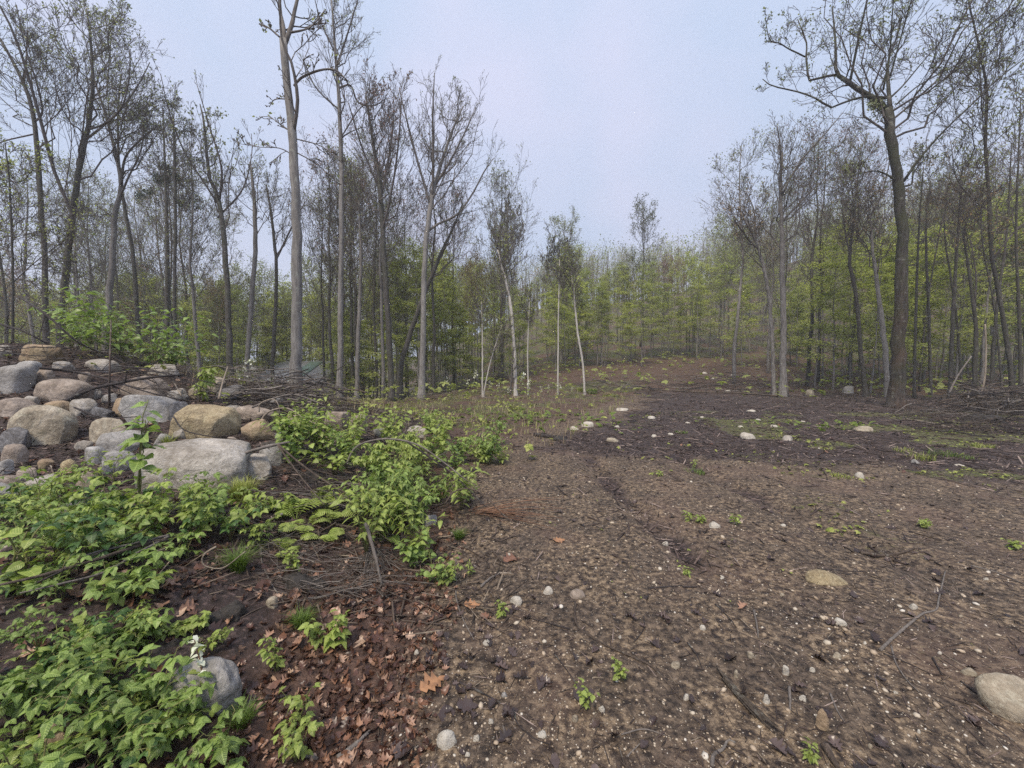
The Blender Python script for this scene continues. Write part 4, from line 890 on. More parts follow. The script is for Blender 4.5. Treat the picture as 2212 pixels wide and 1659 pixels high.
def pebbles():
    rs = np.random.RandomState(3)
    t = NT("pebble"); r = t.n("NewGeometry").outputs["Random Per Island"]
    col = t.ramp(r, [(0, (0.10, 0.075, 0.055)), (0.35, (0.25, 0.19, 0.13)), (0.65, (0.42, 0.34, 0.25)), (0.9, (0.46, 0.41, 0.33)), (1, (0.60, 0.57, 0.51))])
    t.P(Base_Color=col, Roughness=0.6)
    V, F = ICO[1]; protos = []
    for i in range(6):
        q = V*(1+0.35*(rs.rand(len(V), 1)-0.5)); protos.append(q)
    n = 33000; X, Y = scatter_xy(rs, n, 1.15, 13)
    m, g, l = zones(X, Y); dens = (0.25+0.9*ss((fbm(X*1.5, Y*1.5, 60, 3)+0.12)/0.3))*(1-0.75*m)*(1-0.9*(xbank(Y) > X+0.1))*(1-0.6*g)
    k = rs.rand(n) < dens; X, Y = X[k], Y[k]; n = len(X)
    s = 0.0022+0.0045*rs.rand(n)**2.5+0.012*(rs.rand(n) < 0.03+0.05*(X > 0.8)*(Y < 3))*rs.rand(n); s *= (0.8+0.16*np.minimum(Y, 6))
    S = np.stack([s*(1+0.4*rs.rand(n)), s*(0.8+0.4*rs.rand(n)), s*0.65], -1)
    scatter("pebbles", protos, F, X, Y, s*0.15, S, rs, t.m, "fine pale gravel strewn over the bare brown dirt", "gravel", 0.3)
pebbles()
def debris():
    rs = np.random.RandomState(4)
    def mat(name, stops):
        t = NT(name); r = t.n("NewGeometry").outputs["Random Per Island"]; n = t.noise(t.coord("Object"), 40, 3)
        t.P(Base_Color=t.mix(t.lin(n, 0.4, 0.6, 0, 0.4), t.ramp(r, stops), (0.03, 0.024, 0.02)), Roughness=0.75); return t.m
    dark = mat("wood_chip_dark", [(0, (0.012, 0.007, 0.006)), (0.55, (0.055, 0.036, 0.031)), (0.8, (0.15, 0.105, 0.09)), (1, (0.36, 0.285, 0.25))])
    brown = mat("wood_chip_brown", [(0, (0.025, 0.018, 0.013)), (0.5, (0.075, 0.052, 0.038)), (0.85, (0.15, 0.115, 0.085)), (1, (0.28, 0.23, 0.17))])
    # a splinter: a bent, tapering, five-sided stick
    protos = []
    for i in range(10):
        b = rs.randn(3)*[0, 0.10, 0.07]; P = np.array([[-0.5, 0, 0], [-0.1, b[1], b[2]], [0.5, rs.randn()*0.08, rs.randn()*0.03]])
        Vt, Ft, T3 = tube(P, np.array([0.4, 0.55, 0.2]), 4, cap=False); V = Vt.copy(); c = np.repeat(P, 4, 0); V = c+(Vt-c); protos.append(np.concatenate([V]))
    # thickness is set by the scale: keep length on x
    def splinters(n, y0, y1, fn, L0, L1, thick, m_, name, label, seed, half=1.5):
        r2 = np.random.RandomState(seed); X, Y = scatter_xy(r2, n, y0, y1, half); m, g, l = zones(X, Y)
        k = r2.rand(n) < fn(X, Y, m, g, l); X, Y = X[k], Y[k]; q = len(X)
        L = (L0+(L1-L0)*r2.rand(q)**2.2)*(0.75+0.10*np.minimum(Y, 14)); th = thick*(0.5+r2.rand(q))*(0.8+0.12*np.minimum(Y, 14))
        S = np.stack([L, th, th*0.6], -1)
        pr = [np.stack([p[:, 0], p[:, 1], p[:, 2]], -1) for p in protos]
        scatter(name, pr, Ft, X, Y, th*0.35, S, r2, m_, label, "wood debris", 0.22)
    splinters(34000, 3.0, 24, lambda X, Y, m, g, l: 0.06+0.94*m*(1-0.5*g), 0.03, 0.26, 0.011, dark, "wood_debris", "shredded blackish wood mulch covering the middle of the clearing", 41)
    splinters(30000, 1.1, 9, lambda X, Y, m, g, l: (0.25+0.5*m+0.5*ss((fbm(X*1.1, Y*1.1, 80, 3)+0.05)/0.2))*(X > xbank(Y)-0.2), 0.010, 0.11, 0.0042, brown, "wood_litter", "small twigs and bark bits on the brown dirt", 42)
    splinters(12000, 1.1, 9, lambda X, Y, m, g, l: (0.3+0.6*ss((fbm(X*1.1, Y*1.1, 90, 3)+0.0)/0.2))*(X > xbank(Y)-0.1), 0.02, 0.16, 0.005, dark, "dark_litter", "dark wet bark scraps on the dirt", 43)
    splinters(9000, 2.2, 17, lambda X, Y, m, g, l: 0.9*(X < xbank(Y)+0.5)+0.5*l*(m < 0.3), 0.06, 0.45, 0.010, brown, "brush_litter", "thin broken twigs over the pile and the rough ground beyond", 44)
debris()
# ------------------------------------------------------------------ dead leaves
def dead_leaf(seed, lobes=True, curl=0.5):
    rs = np.random.RandomState(seed); n = 9; u = np.linspace(0, 1, n)
    w = 0.30*np.sin(np.pi*np.clip(u, 0.02, 1)**0.8)*(1+(0.45 if lobes else 0.1)*np.where(np.arange(n) % 2 == 0, -1, 1))+0.012
    cv = curl*(rs.rand()-0.3); cx = curl*(rs.rand()*0.8)
    x = u-0.5; zc = cv*(u-0.5)**2*1.2+rs.randn(n)*0.02
    L = np.stack([x-0.02*rs.rand(n), w, zc+cx*w**2*4+rs.randn(n)*0.03], -1); M = np.stack([x, 0*u, zc], -1); R = np.stack([x-0.02*rs.rand(n), -w, zc+cx*w**2*4+rs.randn(n)*0.03], -1)
    V = np.concatenate([L, M, R]); i = np.arange(n-1)
    F = np.concatenate([np.stack([i, i+1, i+n+1, i+n], -1), np.stack([i+n, i+n+1, i+2*n+1, i+2*n], -1)])
    return V, F
def dead_mat(name, stops, rough=0.4):
    t = NT(name); r = t.n("NewGeometry").outputs["Random Per Island"]; n = t.noise(t.coord("Object"), 25, 4)
    col = t.mix(t.lin(n, 0.4, 0.65, 0, 0.45), t.ramp(r, stops), (0.05, 0.025, 0.018))
    t.P(Base_Color=col, Roughness=rough); return t.m
M_DEAD = dead_mat("dead_leaf", [(0, (0.03, 0.016, 0.014)), (0.35, (0.09, 0.042, 0.028)), (0.62, (0.21, 0.105, 0.062)), (0.88, (0.36, 0.215, 0.145)), (1, (0.50, 0.36, 0.26))])
M_DEAD_DARK = dead_mat("dead_leaf_wet", [(0, (0.018, 0.013, 0.012)), (0.6, (0.055, 0.040, 0.037)), (1, (0.125, 0.092, 0.082))], 0.3)
M_DEAD_ORANGE = dead_mat("dead_leaf_orange", [(0, (0.28, 0.12, 0.05)), (1, (0.42, 0.24, 0.12))], 0.4)
DL = [dead_leaf(i, i % 3 != 2, 0.9) for i in range(8)]
def litter():
    rs = np.random.RandomState(6)
    def lay(n, fn, y0, y1, s0, s1, mat, name, label, tilt, half=1.5):
        X, Y = scatter_xy(rs, n, y0, y1, half); k = rs.rand(n) < fn(X, Y); X, Y = X[k], Y[k]; q = len(X)
        s = s0+(s1-s0)*rs.rand(q); S = np.stack([s, s, s], -1)
        scatter(name, [d[0] for d in DL], DL[0][1], X, Y, 0.004+s*0.12*rs.rand(q), S, rs, mat, label, "leaf litter", tilt, smooth=True)
    band = lambda X, Y: ss((xbank(Y)-X+0.22)/0.2)*(1-ss((xbank(Y)-X-0.45)/0.5)*0.85)
    lay(24000, lambda X, Y: band(X, Y)*(1-ss((Y-3.0)/1.5)*0.7)*(np.abs(X) < 3.2), 1.0, 6, 0.022, 0.062, M_DEAD, "leaf_litter", "rusty brown dead leaves heaped along the foot of the bank", 0.75, 1.2)
    lay(4500, lambda X, Y: 0.6*ss((xbank(Y)-X)/0.6), 2.0, 11, 0.05, 0.11, M_DEAD, "bank_litter", "brown dead leaves caught between rocks and brush", 0.6)
    lay(1500, lambda X, Y: np.exp(-((X-4.0)/0.8)**2-((Y-7.6)/0.5)**2)+np.exp(-((X-5.5)/0.7)**2-((Y-6.9)/0.4)**2)+0.08*(X > xbank(Y))*(fbm(X*1.3, Y*1.3, 5, 3) > 0.05), 2.2, 14, 0.06, 0.12, M_DEAD, "clearing_litter", "patches of rusty leaves blown onto the mulch", 0.3)
    lay(2600, lambda X, Y: np.exp(-((X+0.15)/0.28)**2-((Y-2.05)/0.45)**2)+0.22*(X > xbank(Y)), 1.2, 9, 0.025, 0.08, M_DEAD_DARK, "wet_leaf_litter", "dark wet leaves matted on the dirt by the bank", 0.25, 1.0)
litter()
def lone_leaf(label, px, py, size, mat, seed, rz=0.0):
    V, F = dead_leaf(seed, True, 0.35); p = place(px, py); s = size*p.y/831
    o = link("dead_leaf", mesh("dead_leaf", V*s, F, [mat])); o.location = (p.x, p.y, p.z+0.012); o.rotation_euler = (0.15, 0.1, rz)
    o["label"] = label; o["category"] = "leaf"; o["group"] = "single dead leaves on the dirt"
lone_leaf("dark purple lobed oak leaf lying flat on the dirt", 1262, 1503, 55, M_DEAD_DARK, 3, 0.3)
lone_leaf("curled orange-tan oak leaf beside the wet leaf mat", 935, 1480, 62, M_DEAD_ORANGE, 1, 0.7)
lone_leaf("small orange leaf alone below the bush", 1020, 1311, 36, M_DEAD_ORANGE, 4, 0.1)
lone_leaf("tiny red lobed leaf next to the dark ones", 1050, 1336, 26, M_DEAD, 0, -0.2)
lone_leaf("orange leaf at the tip of the brown dead stalks", 1208, 1170, 28, M_DEAD_ORANGE, 6, 0.2)
lone_leaf("ragged pinkish leaf lying by the pale twig", 1105, 1210, 40, M_DEAD, 7, 0.5)
lone_leaf("wet black leaf at the bottom of the dark mat", 1010, 1530, 48, M_DEAD_DARK, 4, 0.0)

# ------------------------------------------------------------------ green plants
def leaflet(l=1.0, w=0.36, droop=0.25, fold=0.18, n=7, serr=0.06, seed=0, tip=1.0):
    rs = np.random.RandomState(seed); u = np.linspace(0, 1, n)
    h = w*np.sin(np.pi*u**0.75)**0.8*(1-0.15*u); h[0] = 0.01; h[-1] = 0.004
    h = h*(1+serr*np.where(np.arange(n) % 2 == 0, -1, 1))
    z = -droop*u**2+0.04*np.sin(u*5+seed)
    M = np.stack([u, 0*u, z], -1)*l
    A = np.stack([u-0.04, h, z+fold*h+0.02*rs.randn(n)], -1)*l; B = np.stack([u-0.04, -h, z+fold*h+0.02*rs.randn(n)], -1)*l
    V = np.concatenate([A, M, B]); i = np.arange(n-1)
    F = np.concatenate([np.stack([i, i+n, i+n+1, i+1], -1), np.stack([i+n, i+2*n, i+2*n+1, i+n+1], -1)])
    uv = np.concatenate([np.stack([u, 0*u+0.0], -1), np.stack([u, 0*u+0.5], -1), np.stack([u, 0*u+1.0], -1)])
    uv[:n, 1] = 0.5-h; uv[2*n:, 1] = 0.5+h
    return V, F, uv
def rotz(V, a): c, s = math.cos(a), math.sin(a); return V@np.array([[c, s, 0], [-s, c, 0], [0, 0, 1]])
def roty(V, a): c, s = math.cos(a), math.sin(a); return V@np.array([[c, 0, -s], [0, 1, 0], [s, 0, c]])
def compound_leaf(seed, kind="bramble"):
    """a whole leaf with its stalk, about 1 long; base at the origin, tip along +x"""
    rs = np.random.RandomState(seed); mb = MB()
    pet = 0.45 if kind == "bramble" else 0.18
    P = np.array([[0, 0, 0], [pet*0.5, 0, 0.05], [pet, 0, 0.02]]); add_tube(mb, P, np.array([0.012, 0.010, 0.009]), 3, cap=False)
    if kind == "bramble":
        for a, s in ((0, 0.62), (1.25, 0.50), (-1.25, 0.50)):
            V, F, uv = leaflet(s, 0.37, 0.25+0.3*rs.rand(), 0.2, 7, 0.07, abs(seed+int(a*10))); V = rotz(roty(V, rs.randn()*0.15+0.05), a+rs.randn()*0.12); mb.add(V+[pet, 0, 0.02], F, uv)
    elif kind == "palm":     # five leaflets, virginia-creeper-like
        for a in (0, 0.9, -0.9, 1.8, -1.8):
            V, F, uv = leaflet(0.62-0.06*abs(a), 0.24, 0.3+0.3*rs.rand(), 0.2, 6, 0.05, seed); V = rotz(roty(V, 0.1+0.2*rs.rand()), a); mb.add(V+[pet, 0, 0.02], F, uv)
    elif kind == "broad":
        V, F, uv = leaflet(0.82, 0.40, 0.25, 0.12, 8, 0.04, seed); mb.add(V+[pet, 0, 0.02], F, uv)
    elif kind == "narrow":
        V, F, uv = leaflet(0.85, 0.24, 0.35, 0.15, 6, 0.02, seed); mb.add(V+[pet, 0, 0.02], F, uv)
    return mb
M_BR = leaf_mat("bramble_leaf", (0.11, 0.21, 0.04), (0.42, 0.56, 0.16), 0.35, 0.36, veins=True, isl=True, objrand=True)
M_BR2 = leaf_mat("shrub_leaf", (0.24, 0.36, 0.06), (0.52, 0.64, 0.19), 0.4, 0.38, veins=True, isl=True, objrand=True)
M_BR3 = leaf_mat("dark_leaf", (0.05, 0.12, 0.03), (0.12, 0.22, 0.06), 0.25, 0.4, veins=True, isl=True, objrand=True)
M_STEM = bark_mat("stem_green", (0.10, 0.12, 0.03), (0.24, 0.22, 0.09))
M_STEM_R = bark_mat("stem_red", (0.10, 0.045, 0.03), (0.22, 0.12, 0.07))
LEAVES = {}
for kd in ("bramble", "palm", "broad", "narrow"):
    for mk, mm in (("br", M_BR), ("lt", M_BR2), ("dk", M_BR3)):
        LEAVES[(kd, mk)] = [compound_leaf(i*13+5, kd).mesh("leaf", [mm]) for i in range(4)]
STEMS = {}
def leaf_plant(name, label, category, base, h, spread, nst, nl, lsize, kind="bramble", mk="br", seed=0, group=None, stemr=0.003, stem_mat=None, lean=(0, 0), cover=0.15, objs=True, droop=0.25):
    rs = np.random.RandomState(seed+7); t = thing(name, label, category, base, group=group)
    placed = []
    for s in range(nst):
        a = rs.rand()*6.283; out = spread*(0.35+0.75*rs.rand())
        e = np.array([math.cos(a)*out+lean[0], math.sin(a)*out+lean[1], h*(0.6+0.5*rs.rand())]); c = np.array([e[0]*0.3, e[1]*0.3, e[2]*0.85])
        u = np.linspace(0, 1, 9)[:, None]; P = 2*u*(1-u)*c+u*u*e+rs.randn(9, 3)*0.006; P[0] = (0, 0, -0.03)
        mb = MB(); add_tube(mb, P, stemr*np.linspace(1.2, 0.5, 9), 5); link("stem", mb.mesh("stem", [stem_mat or M_STEM]), t)
        for i in range(nl):
            f = cover+(1-cover)*(i+0.6*rs.rand())/nl; x = min(f, 0.999)*8; k = int(x); p = P[k]*(1-x+k)+P[min(k+1, 8)]*(x-k)
            az = i*2.4+s*1.1+rs.randn()*0.4; placed.append((p, az, lsize*(0.6+0.6*rs.rand())*(0.75 if i == nl-1 else 1)))
    for p, az, s in placed:
        o = bpy.data.objects.new("leaf", LEAVES[(kind, mk)][rs.randint(4)]); COL.objects.link(o); o.parent = t
        o.location = p; o.scale = (s, s, s); o.rotation_euler = (rs.randn()*0.38, (droop+0.3)*(rs.rand()-0.5)+0.05, az)
    return t
BR_N = 0
def brambles():
    rs = np.random.RandomState(14); k = 0
    zones_ = [  # name of the place, px range, py range of the bases, count, height, leaf size, kind, mk
        ("in the dense near patch of the bank", (0, 330), (1480, 1760), 19, 0.25, 0.098, "bramble", "br"),
        ("around the white flower stalk", (250, 560), (1460, 1740), 11, 0.15, 0.085, "bramble", "br"),
        ("below the long dead stems", (0, 330), (1350, 1480), 13, 0.18, 0.09, "bramble", "br"),
        ("above the long dead stems", (0, 420), (1180, 1300), 17, 0.26, 0.115, "bramble", "br"),
        ("below the pale front boulder", (40, 500), (1110, 1200), 19, 0.28, 0.125, "bramble", "br"),
        ("touching the pale front boulder", (240, 600), (1100, 1170), 12, 0.2, 0.12, "bramble", "lt"),
        ("around the half hidden whitish rocks", (0, 260), (1070, 1140), 12, 0.28, 0.13, "bramble", "br"),
        ("standing tall before the boulders", (0, 250), (1085, 1180), 8, 0.45, 0.125, "bramble", "lt"),
        ("on the bare black soil", (300, 480), (1330, 1400), 6, 0.1, 0.07, "bramble", "lt")]
    for where, xr, yr, n, h, ls, kd, mk in zones_:
        for i in range(n):
            px = xr[0]+(xr[1]-xr[0])*rs.rand(); py = yr[0]+(yr[1]-yr[0])*rs.rand(); p = place(px, min(py, 1900))
            q = rs.rand(); m2 = mk if q < 0.62 else ("lt" if q < 0.84 else "dk")
            leaf_plant("bramble_plant", "young bramble, toothed three-part leaves, "+where, "bramble", (p.x, p.y, p.z), h*(0.45+1.15*rs.rand()**1.3), h*1.0, 3, 8, ls*(0.5+0.45*rs.rand()), kd, m2, seed=k, group="brambles "+where, stemr=0.0022, lean=(0.03, -0.04), cover=0.2)
            k += 1
brambles()
def lone_plants():
    k = 900
    def lp(label, px, py, h, spread, nst, nl, ls, kind, mk, name="shrub", cat="shrub", grp=None, lean=(0, 0), **kw):
        nonlocal k; k += 1; p = place(px, py)
        if p.y > 14 and px < 480: q = at(px, py, 7.8); p = Vector((q[0], 7.8, h1(q[0], 7.8)))
        leaf_plant(name, label, cat, (p.x, p.y, p.z), h, spread, nst, nl, ls, kind, mk, seed=k, group=grp, lean=lean, **kw)
    # shoot that climbs in front of the boulders
    lp("tall leafy shoot climbing in front of the tan boulder", 300, 1120, 0.95, 0.16, 3, 11, 0.15, "broad", "br", name="shoot", cat="shoot", lean=(0.0, 0.0), stemr=0.005)
    lp("thin yellow-green shoot before the tan loaf boulder", 222, 1060, 0.55, 0.08, 1, 8, 0.10, "narrow", "lt", name="shoot", cat="shoot")
    lp("leafy shoot drooping over the pile by the upright stick", 430, 870, 0.75, 0.22, 2, 7, 0.26, "palm", "lt", name="shoot", cat="shoot")
    lp("cluster of curled yellow-green leaves on thick stalks at the edge", 42, 1290, 0.34, 0.10, 5, 5, 0.13, "broad", "lt", name="plant", cat="plant", stemr=0.006, stem_mat=M_STEM)
    # bush masses on the pile's end
    B2 = "leafy bushes on the end of the pile"; _lp = lp
    def lp(label, px, py, h, sp, ns, nl, ls, kd, mk, **kw): _lp(label, px, py, h*1.4, sp*1.05, ns+2, int(nl*1.35), ls*0.78, kd, mk, **kw)
    for i, (px, py, h, sp, ns, nl, ls, kd, mk, lab) in enumerate([
        (640, 985, 0.42, 0.45, 9, 9, 0.16, "narrow", "lt", "bright green bush beside the dead vines, the leftmost of the row"), (700, 990, 0.46, 0.45, 10, 9, 0.17, "narrow", "lt", "bright green bush over the dark hollow"),
        (755, 1000, 0.44, 0.42, 9, 9, 0.16, "narrow", "lt", "fine-leaved bright bush behind the bent branch"), (840, 960, 0.44, 0.40, 8, 8, 0.17, "broad", "lt", "pale green bush beside the brown-grey rock"),
        (890, 1010, 0.42, 0.40, 8, 8, 0.16, "palm", "lt", "yellow-green bush under the dark slanting bough"), (950, 1010, 0.52, 0.36, 9, 9, 0.15, "broad", "lt", "leafy bush with pointed tips reaching up past the stones"),
        (985, 1030, 0.36, 0.30, 5, 7, 0.14, "broad", "br", "leafy bush at the outer edge of the pile"), (830, 1050, 0.42, 0.38, 8, 9, 0.17, "palm", "lt", "creeper-leaved bush in the heart of the green mass"),
        (880, 1075, 0.30, 0.30, 5, 8, 0.14, "broad", "br", "mid-green bush below the creeper-leaved one"), (800, 1120, 0.30, 0.26, 5, 8, 0.13, "broad", "br", "viburnum bush with round toothed leaves"),
        (860, 1150, 0.26, 0.26, 5, 8, 0.12, "broad", "br", "round-leaved bush overhanging the streaked rock"), (930, 1095, 0.26, 0.26, 5, 7, 0.12, "narrow", "br", "fine-leaved bush next to the brown bent stalk"),
        (1010, 1085, 0.22, 0.16, 4, 6, 0.085, "broad", "lt", "small seedling bush beside the grass tuft"), (1045, 1000, 0.22, 0.45, 8, 8, 0.13, "narrow", "lt", "low spreading yellow-green bush out on the litter"),
        (1085, 1000, 0.18, 0.38, 7, 7, 0.12, "narrow", "lt", "outermost low spreading bush on the litter"), (890, 1230, 0.20, 0.18, 5, 7, 0.10, "broad", "br", "bright leafy seedling leaning out over the dirt"),
        (940, 1258, 0.14, 0.16, 4, 6, 0.08, "broad", "br", "lowest leafy seedling at the edge of the dirt"), (965, 1262, 0.13, 0.13, 4, 6, 0.07, "bramble", "lt", "small bramble where the bank meets the dirt"),
        (920, 1215, 0.18, 0.16, 4, 6, 0.10, "broad", "lt", "light green seedling above the dirt's edge")]):
        lp(lab, px, py, h, sp, ns, nl, ls, kd, mk, name="bush", cat="bush", grp=B2)
    rs = np.random.RandomState(55); mass = [("over the rocks of the brush heap's foot", 600, 780, 930, 1030), ("beside the pale pointed stone", 820, 990, 930, 1010), ("in the creeper tangle", 800, 1000, 1020, 1110), ("beneath the viburnum bush", 790, 950, 1120, 1230), ("out on the leaf litter past the pile", 980, 1110, 960, 1040)]
    for j, (wh, x0, x1, y0, y1) in enumerate(mass):
        for i in range((9, 8, 9, 7, 6)[j]):
            kd = rs.choice(["narrow", "broad", "palm", "bramble"]); lp("leafy green bush with pale young shoots "+wh, x0+(x1-x0)*rs.rand(), y0+(y1-y0)*rs.rand(), 0.26+0.2*rs.rand(), 0.25+0.15*rs.rand(), 6, 8, 0.10+0.05*rs.rand(), kd, rs.choice(["lt", "lt", "br"]), name="bush", cat="bush", grp="bushes "+wh)
    B3 = "leafy bush behind the boulders"
    for i, (px, py, h, sp, lab) in enumerate([(205, 770, 0.8, 0.9, "leafy bush right behind the whitish dome rock"), (270, 770, 1.0, 1.0, "tallest leafy bush behind the boulders"), (330, 780, 0.9, 0.9, "leafy bush spreading over the pinkish slab"),
                                         (380, 800, 0.6, 0.7, "low leafy bush before the dark pole tree"), (155, 755, 0.7, 0.7, "leafy bush behind the lumpy top boulder")]):
        lp(lab, px, py, h, sp, 9, 9, 0.26, "narrow", "br", name="bush", cat="bush", grp=B3)
    lp("big single heart-shaped leaves under the viburnum bush", 838, 1165, 0.12, 0.12, 2, 2, 0.22, "broad", "br", name="plant", cat="plant")
    for i, (px, py, lab, sz) in enumerate([(725, 1400, "leafy sprig beside the grass tuft on dark soil", .10), (690, 1395, "small sprig just beyond the middle grass tuft", .08), (648, 1580, "three-leaved sprig over the dark stick", .08), (640, 1240, "sprig of small leaves in the leaf litter below the fern", .08),
                                       (560, 1180, "pale green seedling beside the fern", .09), (600, 1450, "rosette sprig by the mossy rock", .07), (640, 1645, "sprig at the very bottom among dead leaves", .07)]):
        lp(lab, px, py, 0.13, 0.08, 2, 5, sz, "bramble", "lt", name="sprig", cat="seedling", grp="small seedlings on the bank's edge")
    for i, (px, py, lab, kd) in enumerate([(1515, 1128, "tiny weeds next to the bright white stone", "broad"), (1490, 1125, "tiny green weed before the white stone", "narrow"), (1585, 1133, "little dark green weed past the white stone", "narrow"), (1485, 1243, "tiny yellow-green weed on the open dirt", "narrow"),
                                       (1340, 1470, "spindly weed with red stalks on the dirt", "broad"), (1268, 1533, "tiny bright weed under the dark oak leaf", "broad"), (1745, 1640, "yellowish weed by the bottom log stub", "narrow"), (1995, 1140, "yellow-green maple seedling on the far gravel", "palm"),
                                       (1500, 1010, "grassy weed in the middle of the track", "narrow"), (1425, 1028, "low weed on the pinkish dirt", "narrow"), (1085, 1335, "tiny yellow-green plant by the bent twig", "broad"), (1018, 1243, "yellow-green seedling above the grey stick", "narrow"), (2190, 1185, "pale weed at the edge of the gravel", "broad")]):
        lp(lab, px, py, 0.05+0.02*(i % 3), 0.05, 4, 4, 0.045 if py > 1200 else 0.07, kd, "lt", name="weed", cat="weed", grp="tiny weeds on the dirt", stemr=0.001)
lone_plants()

# ferns
def fern(label, px, py, n, L, seed):
    rs = np.random.RandomState(seed); p = place(px, py); t = thing("fern", label, "fern", (p.x, p.y, p.z), group="ferns on the bank")
    for i in range(n):
        a = rs.rand()*6.283; u = np.linspace(0, 1, 15); l = L*(0.7+0.5*rs.rand())
        x = l*u*0.7; z = l*(1.15*u-0.85*u*u); P = np.stack([x, 0*x, z], -1); mb = MB(); add_tube(mb, P, np.linspace(0.0022, 0.0008, 15), 3)
        for j in range(3, 15):
            w = l*0.30*math.sin(math.pi*(j-1.5)/14.2)+0.004
            for s in (-1, 1):
                V, F, uv = leaflet(w, 0.17, 0.15, 0.1, 5, 0.25, seed+j); V = rotz(V, s*1.25)
                mb.add(V+P[j], F, uv)
        V = mb.mesh("frond", [M_BR2]); o = link("frond", V, t); o.rotation_euler = (rs.randn()*0.15, 0, a)
for i, (a, b, n, L) in enumerate([(640, 1125, 7, 0.30), (690, 1095, 6, 0.30), (735, 1120, 7, 0.30), (700, 1170, 5, 0.24), (660, 1150, 5, 0.24), (760, 1090, 4, 0.25), (610, 1200, 5, 0.20)]):
    fern(["feathery fern nearest the pale dead weeds", "fern with upright fronds under the bright bush", "bright fern just before the dead trunk stub", "low fern under the brighter ones", "small fern between two larger ones", "fern tucked under the bent branch", "lowest fern over the black soil"][i], a, b, n, L, 50+i)

# grass tufts
M_GRASS = leaf_mat("grass_blade", (0.06, 0.11, 0.02), (0.18, 0.27, 0.05), 0.3)
M_GRASS2 = leaf_mat("grass_pale", (0.20, 0.25, 0.05), (0.42, 0.45, 0.13), 0.3)
M_STRAW = leaf_mat("dry_straw", (0.22, 0.17, 0.10), (0.42, 0.35, 0.23), 0.2)
def blades(rs, n, L, spread, w, C=None, droop=0.9, up=1.0):
    a = rs.rand(n)*6.283; l = L*(0.5+0.6*rs.rand(n)); out = l*droop*(0.2+0.8*rs.rand(n)); b0 = np.stack([np.cos(a), np.sin(a), 0*a], -1)
    r0 = spread*np.sqrt(rs.rand(n))[:, None]; a2 = rs.rand(n)*6.283; base = np.stack([np.cos(a2), np.sin(a2), 0*a2], -1)*r0
    if C is not None: base = base+C
    u = np.array([0, 0.35, 0.7, 1.0]); pts = []
    for t_ in u: pts.append(base+b0*(out*t_**1.6)[:, None]+np.stack([0*a, 0*a, l*up*(t_-0.45*droop*t_**2.2)], -1))
    side = np.stack([-np.sin(a), np.cos(a), 0*a], -1); V = []
    for q, ww in zip(pts[:3], (w, w*0.8, w*0.5)): V += [q-side*ww, q+side*ww]
    V.append(pts[3]); V = np.stack(V, 1); b = np.arange(n)[:, None]*7
    F4 = np.concatenate([b+np.array([[0, 1, 3, 2]]), b+np.array([[2, 3, 5, 4]])]); F3 = b+np.array([[4, 5, 6]])
    return V.reshape(-1, 3), [F4, F3]
def tuft(label, px, py, L, spread, n, mat=M_GRASS, w=0.0016, seed=0, droop=0.9, grp="grass tufts", cat="grass"):
    rs = np.random.RandomState(seed); p = place(px, py); V, F = blades(rs, n, L, spread, w, droop=droop)
    o = link("grass_tuft", mesh("grass_tuft", V, F, [mat], False)); o.location = (p.x, p.y, p.z-0.01); o["label"] = label; o["category"] = cat; o["group"] = grp
tuft("big dark green grass tuft with trailing blades", 515, 1232, 0.24, 0.04, 420, seed=1)
tuft("sedge tuft on bare soil beside the leaf litter", 653, 1352, 0.15, 0.035, 380, seed=2)
tuft("dim grass tuft against the mossy rock", 522, 1560, 0.11, 0.04, 300, seed=3)
tuft("yellow-green sedge tuft under the dead vines", 522, 1078, 0.32, 0.07, 520, M_GRASS2, 0.0025, seed=4)
tuft("small upright tuft where the bank meets the track", 992, 1162, 0.14, 0.04, 260, seed=5, w=0.002)
tuft("grass sprouting between the block and the front boulder", 362, 962, 0.25, 0.05, 120, M_GRASS2, 0.003, seed=6)
for i, (a, b, L, n) in enumerate([(1990, 992, .20, 90), (2035, 984, .22, 80), (1950, 975, .14, 60), (2085, 990, .14, 70), (1820, 1030, .08, 120), (1500, 1020, .10, 120), (2120, 965, .14, 90), (1280, 850, .45, 300), (1255, 845, .4, 300), (1470, 935, .1, 120), (1310, 855, .35, 200)]):
    tuft(["grass clump nearest the grey-white stone", "thick grass clump in the moss patch", "low end of the bluish grass clump", "grass clump past the thin white stone", "sparse tuft beside the white stone", "tuft in the middle of the track", "grass at the far side of the moss", "tall grass at the foot of the bowed birch",
          "tall grass next to the bowed birch", "tuft by the white chips in the mulch", "straw-coloured tuft beyond the bowed birch"][i], a, b, L, 0.12+L*0.3, n, (M_GRASS2, M_GRASS)[i % 2 if i != 10 else 0] if i != 10 else M_STRAW, 0.004 if b > 940 else 0.008, seed=20+i)

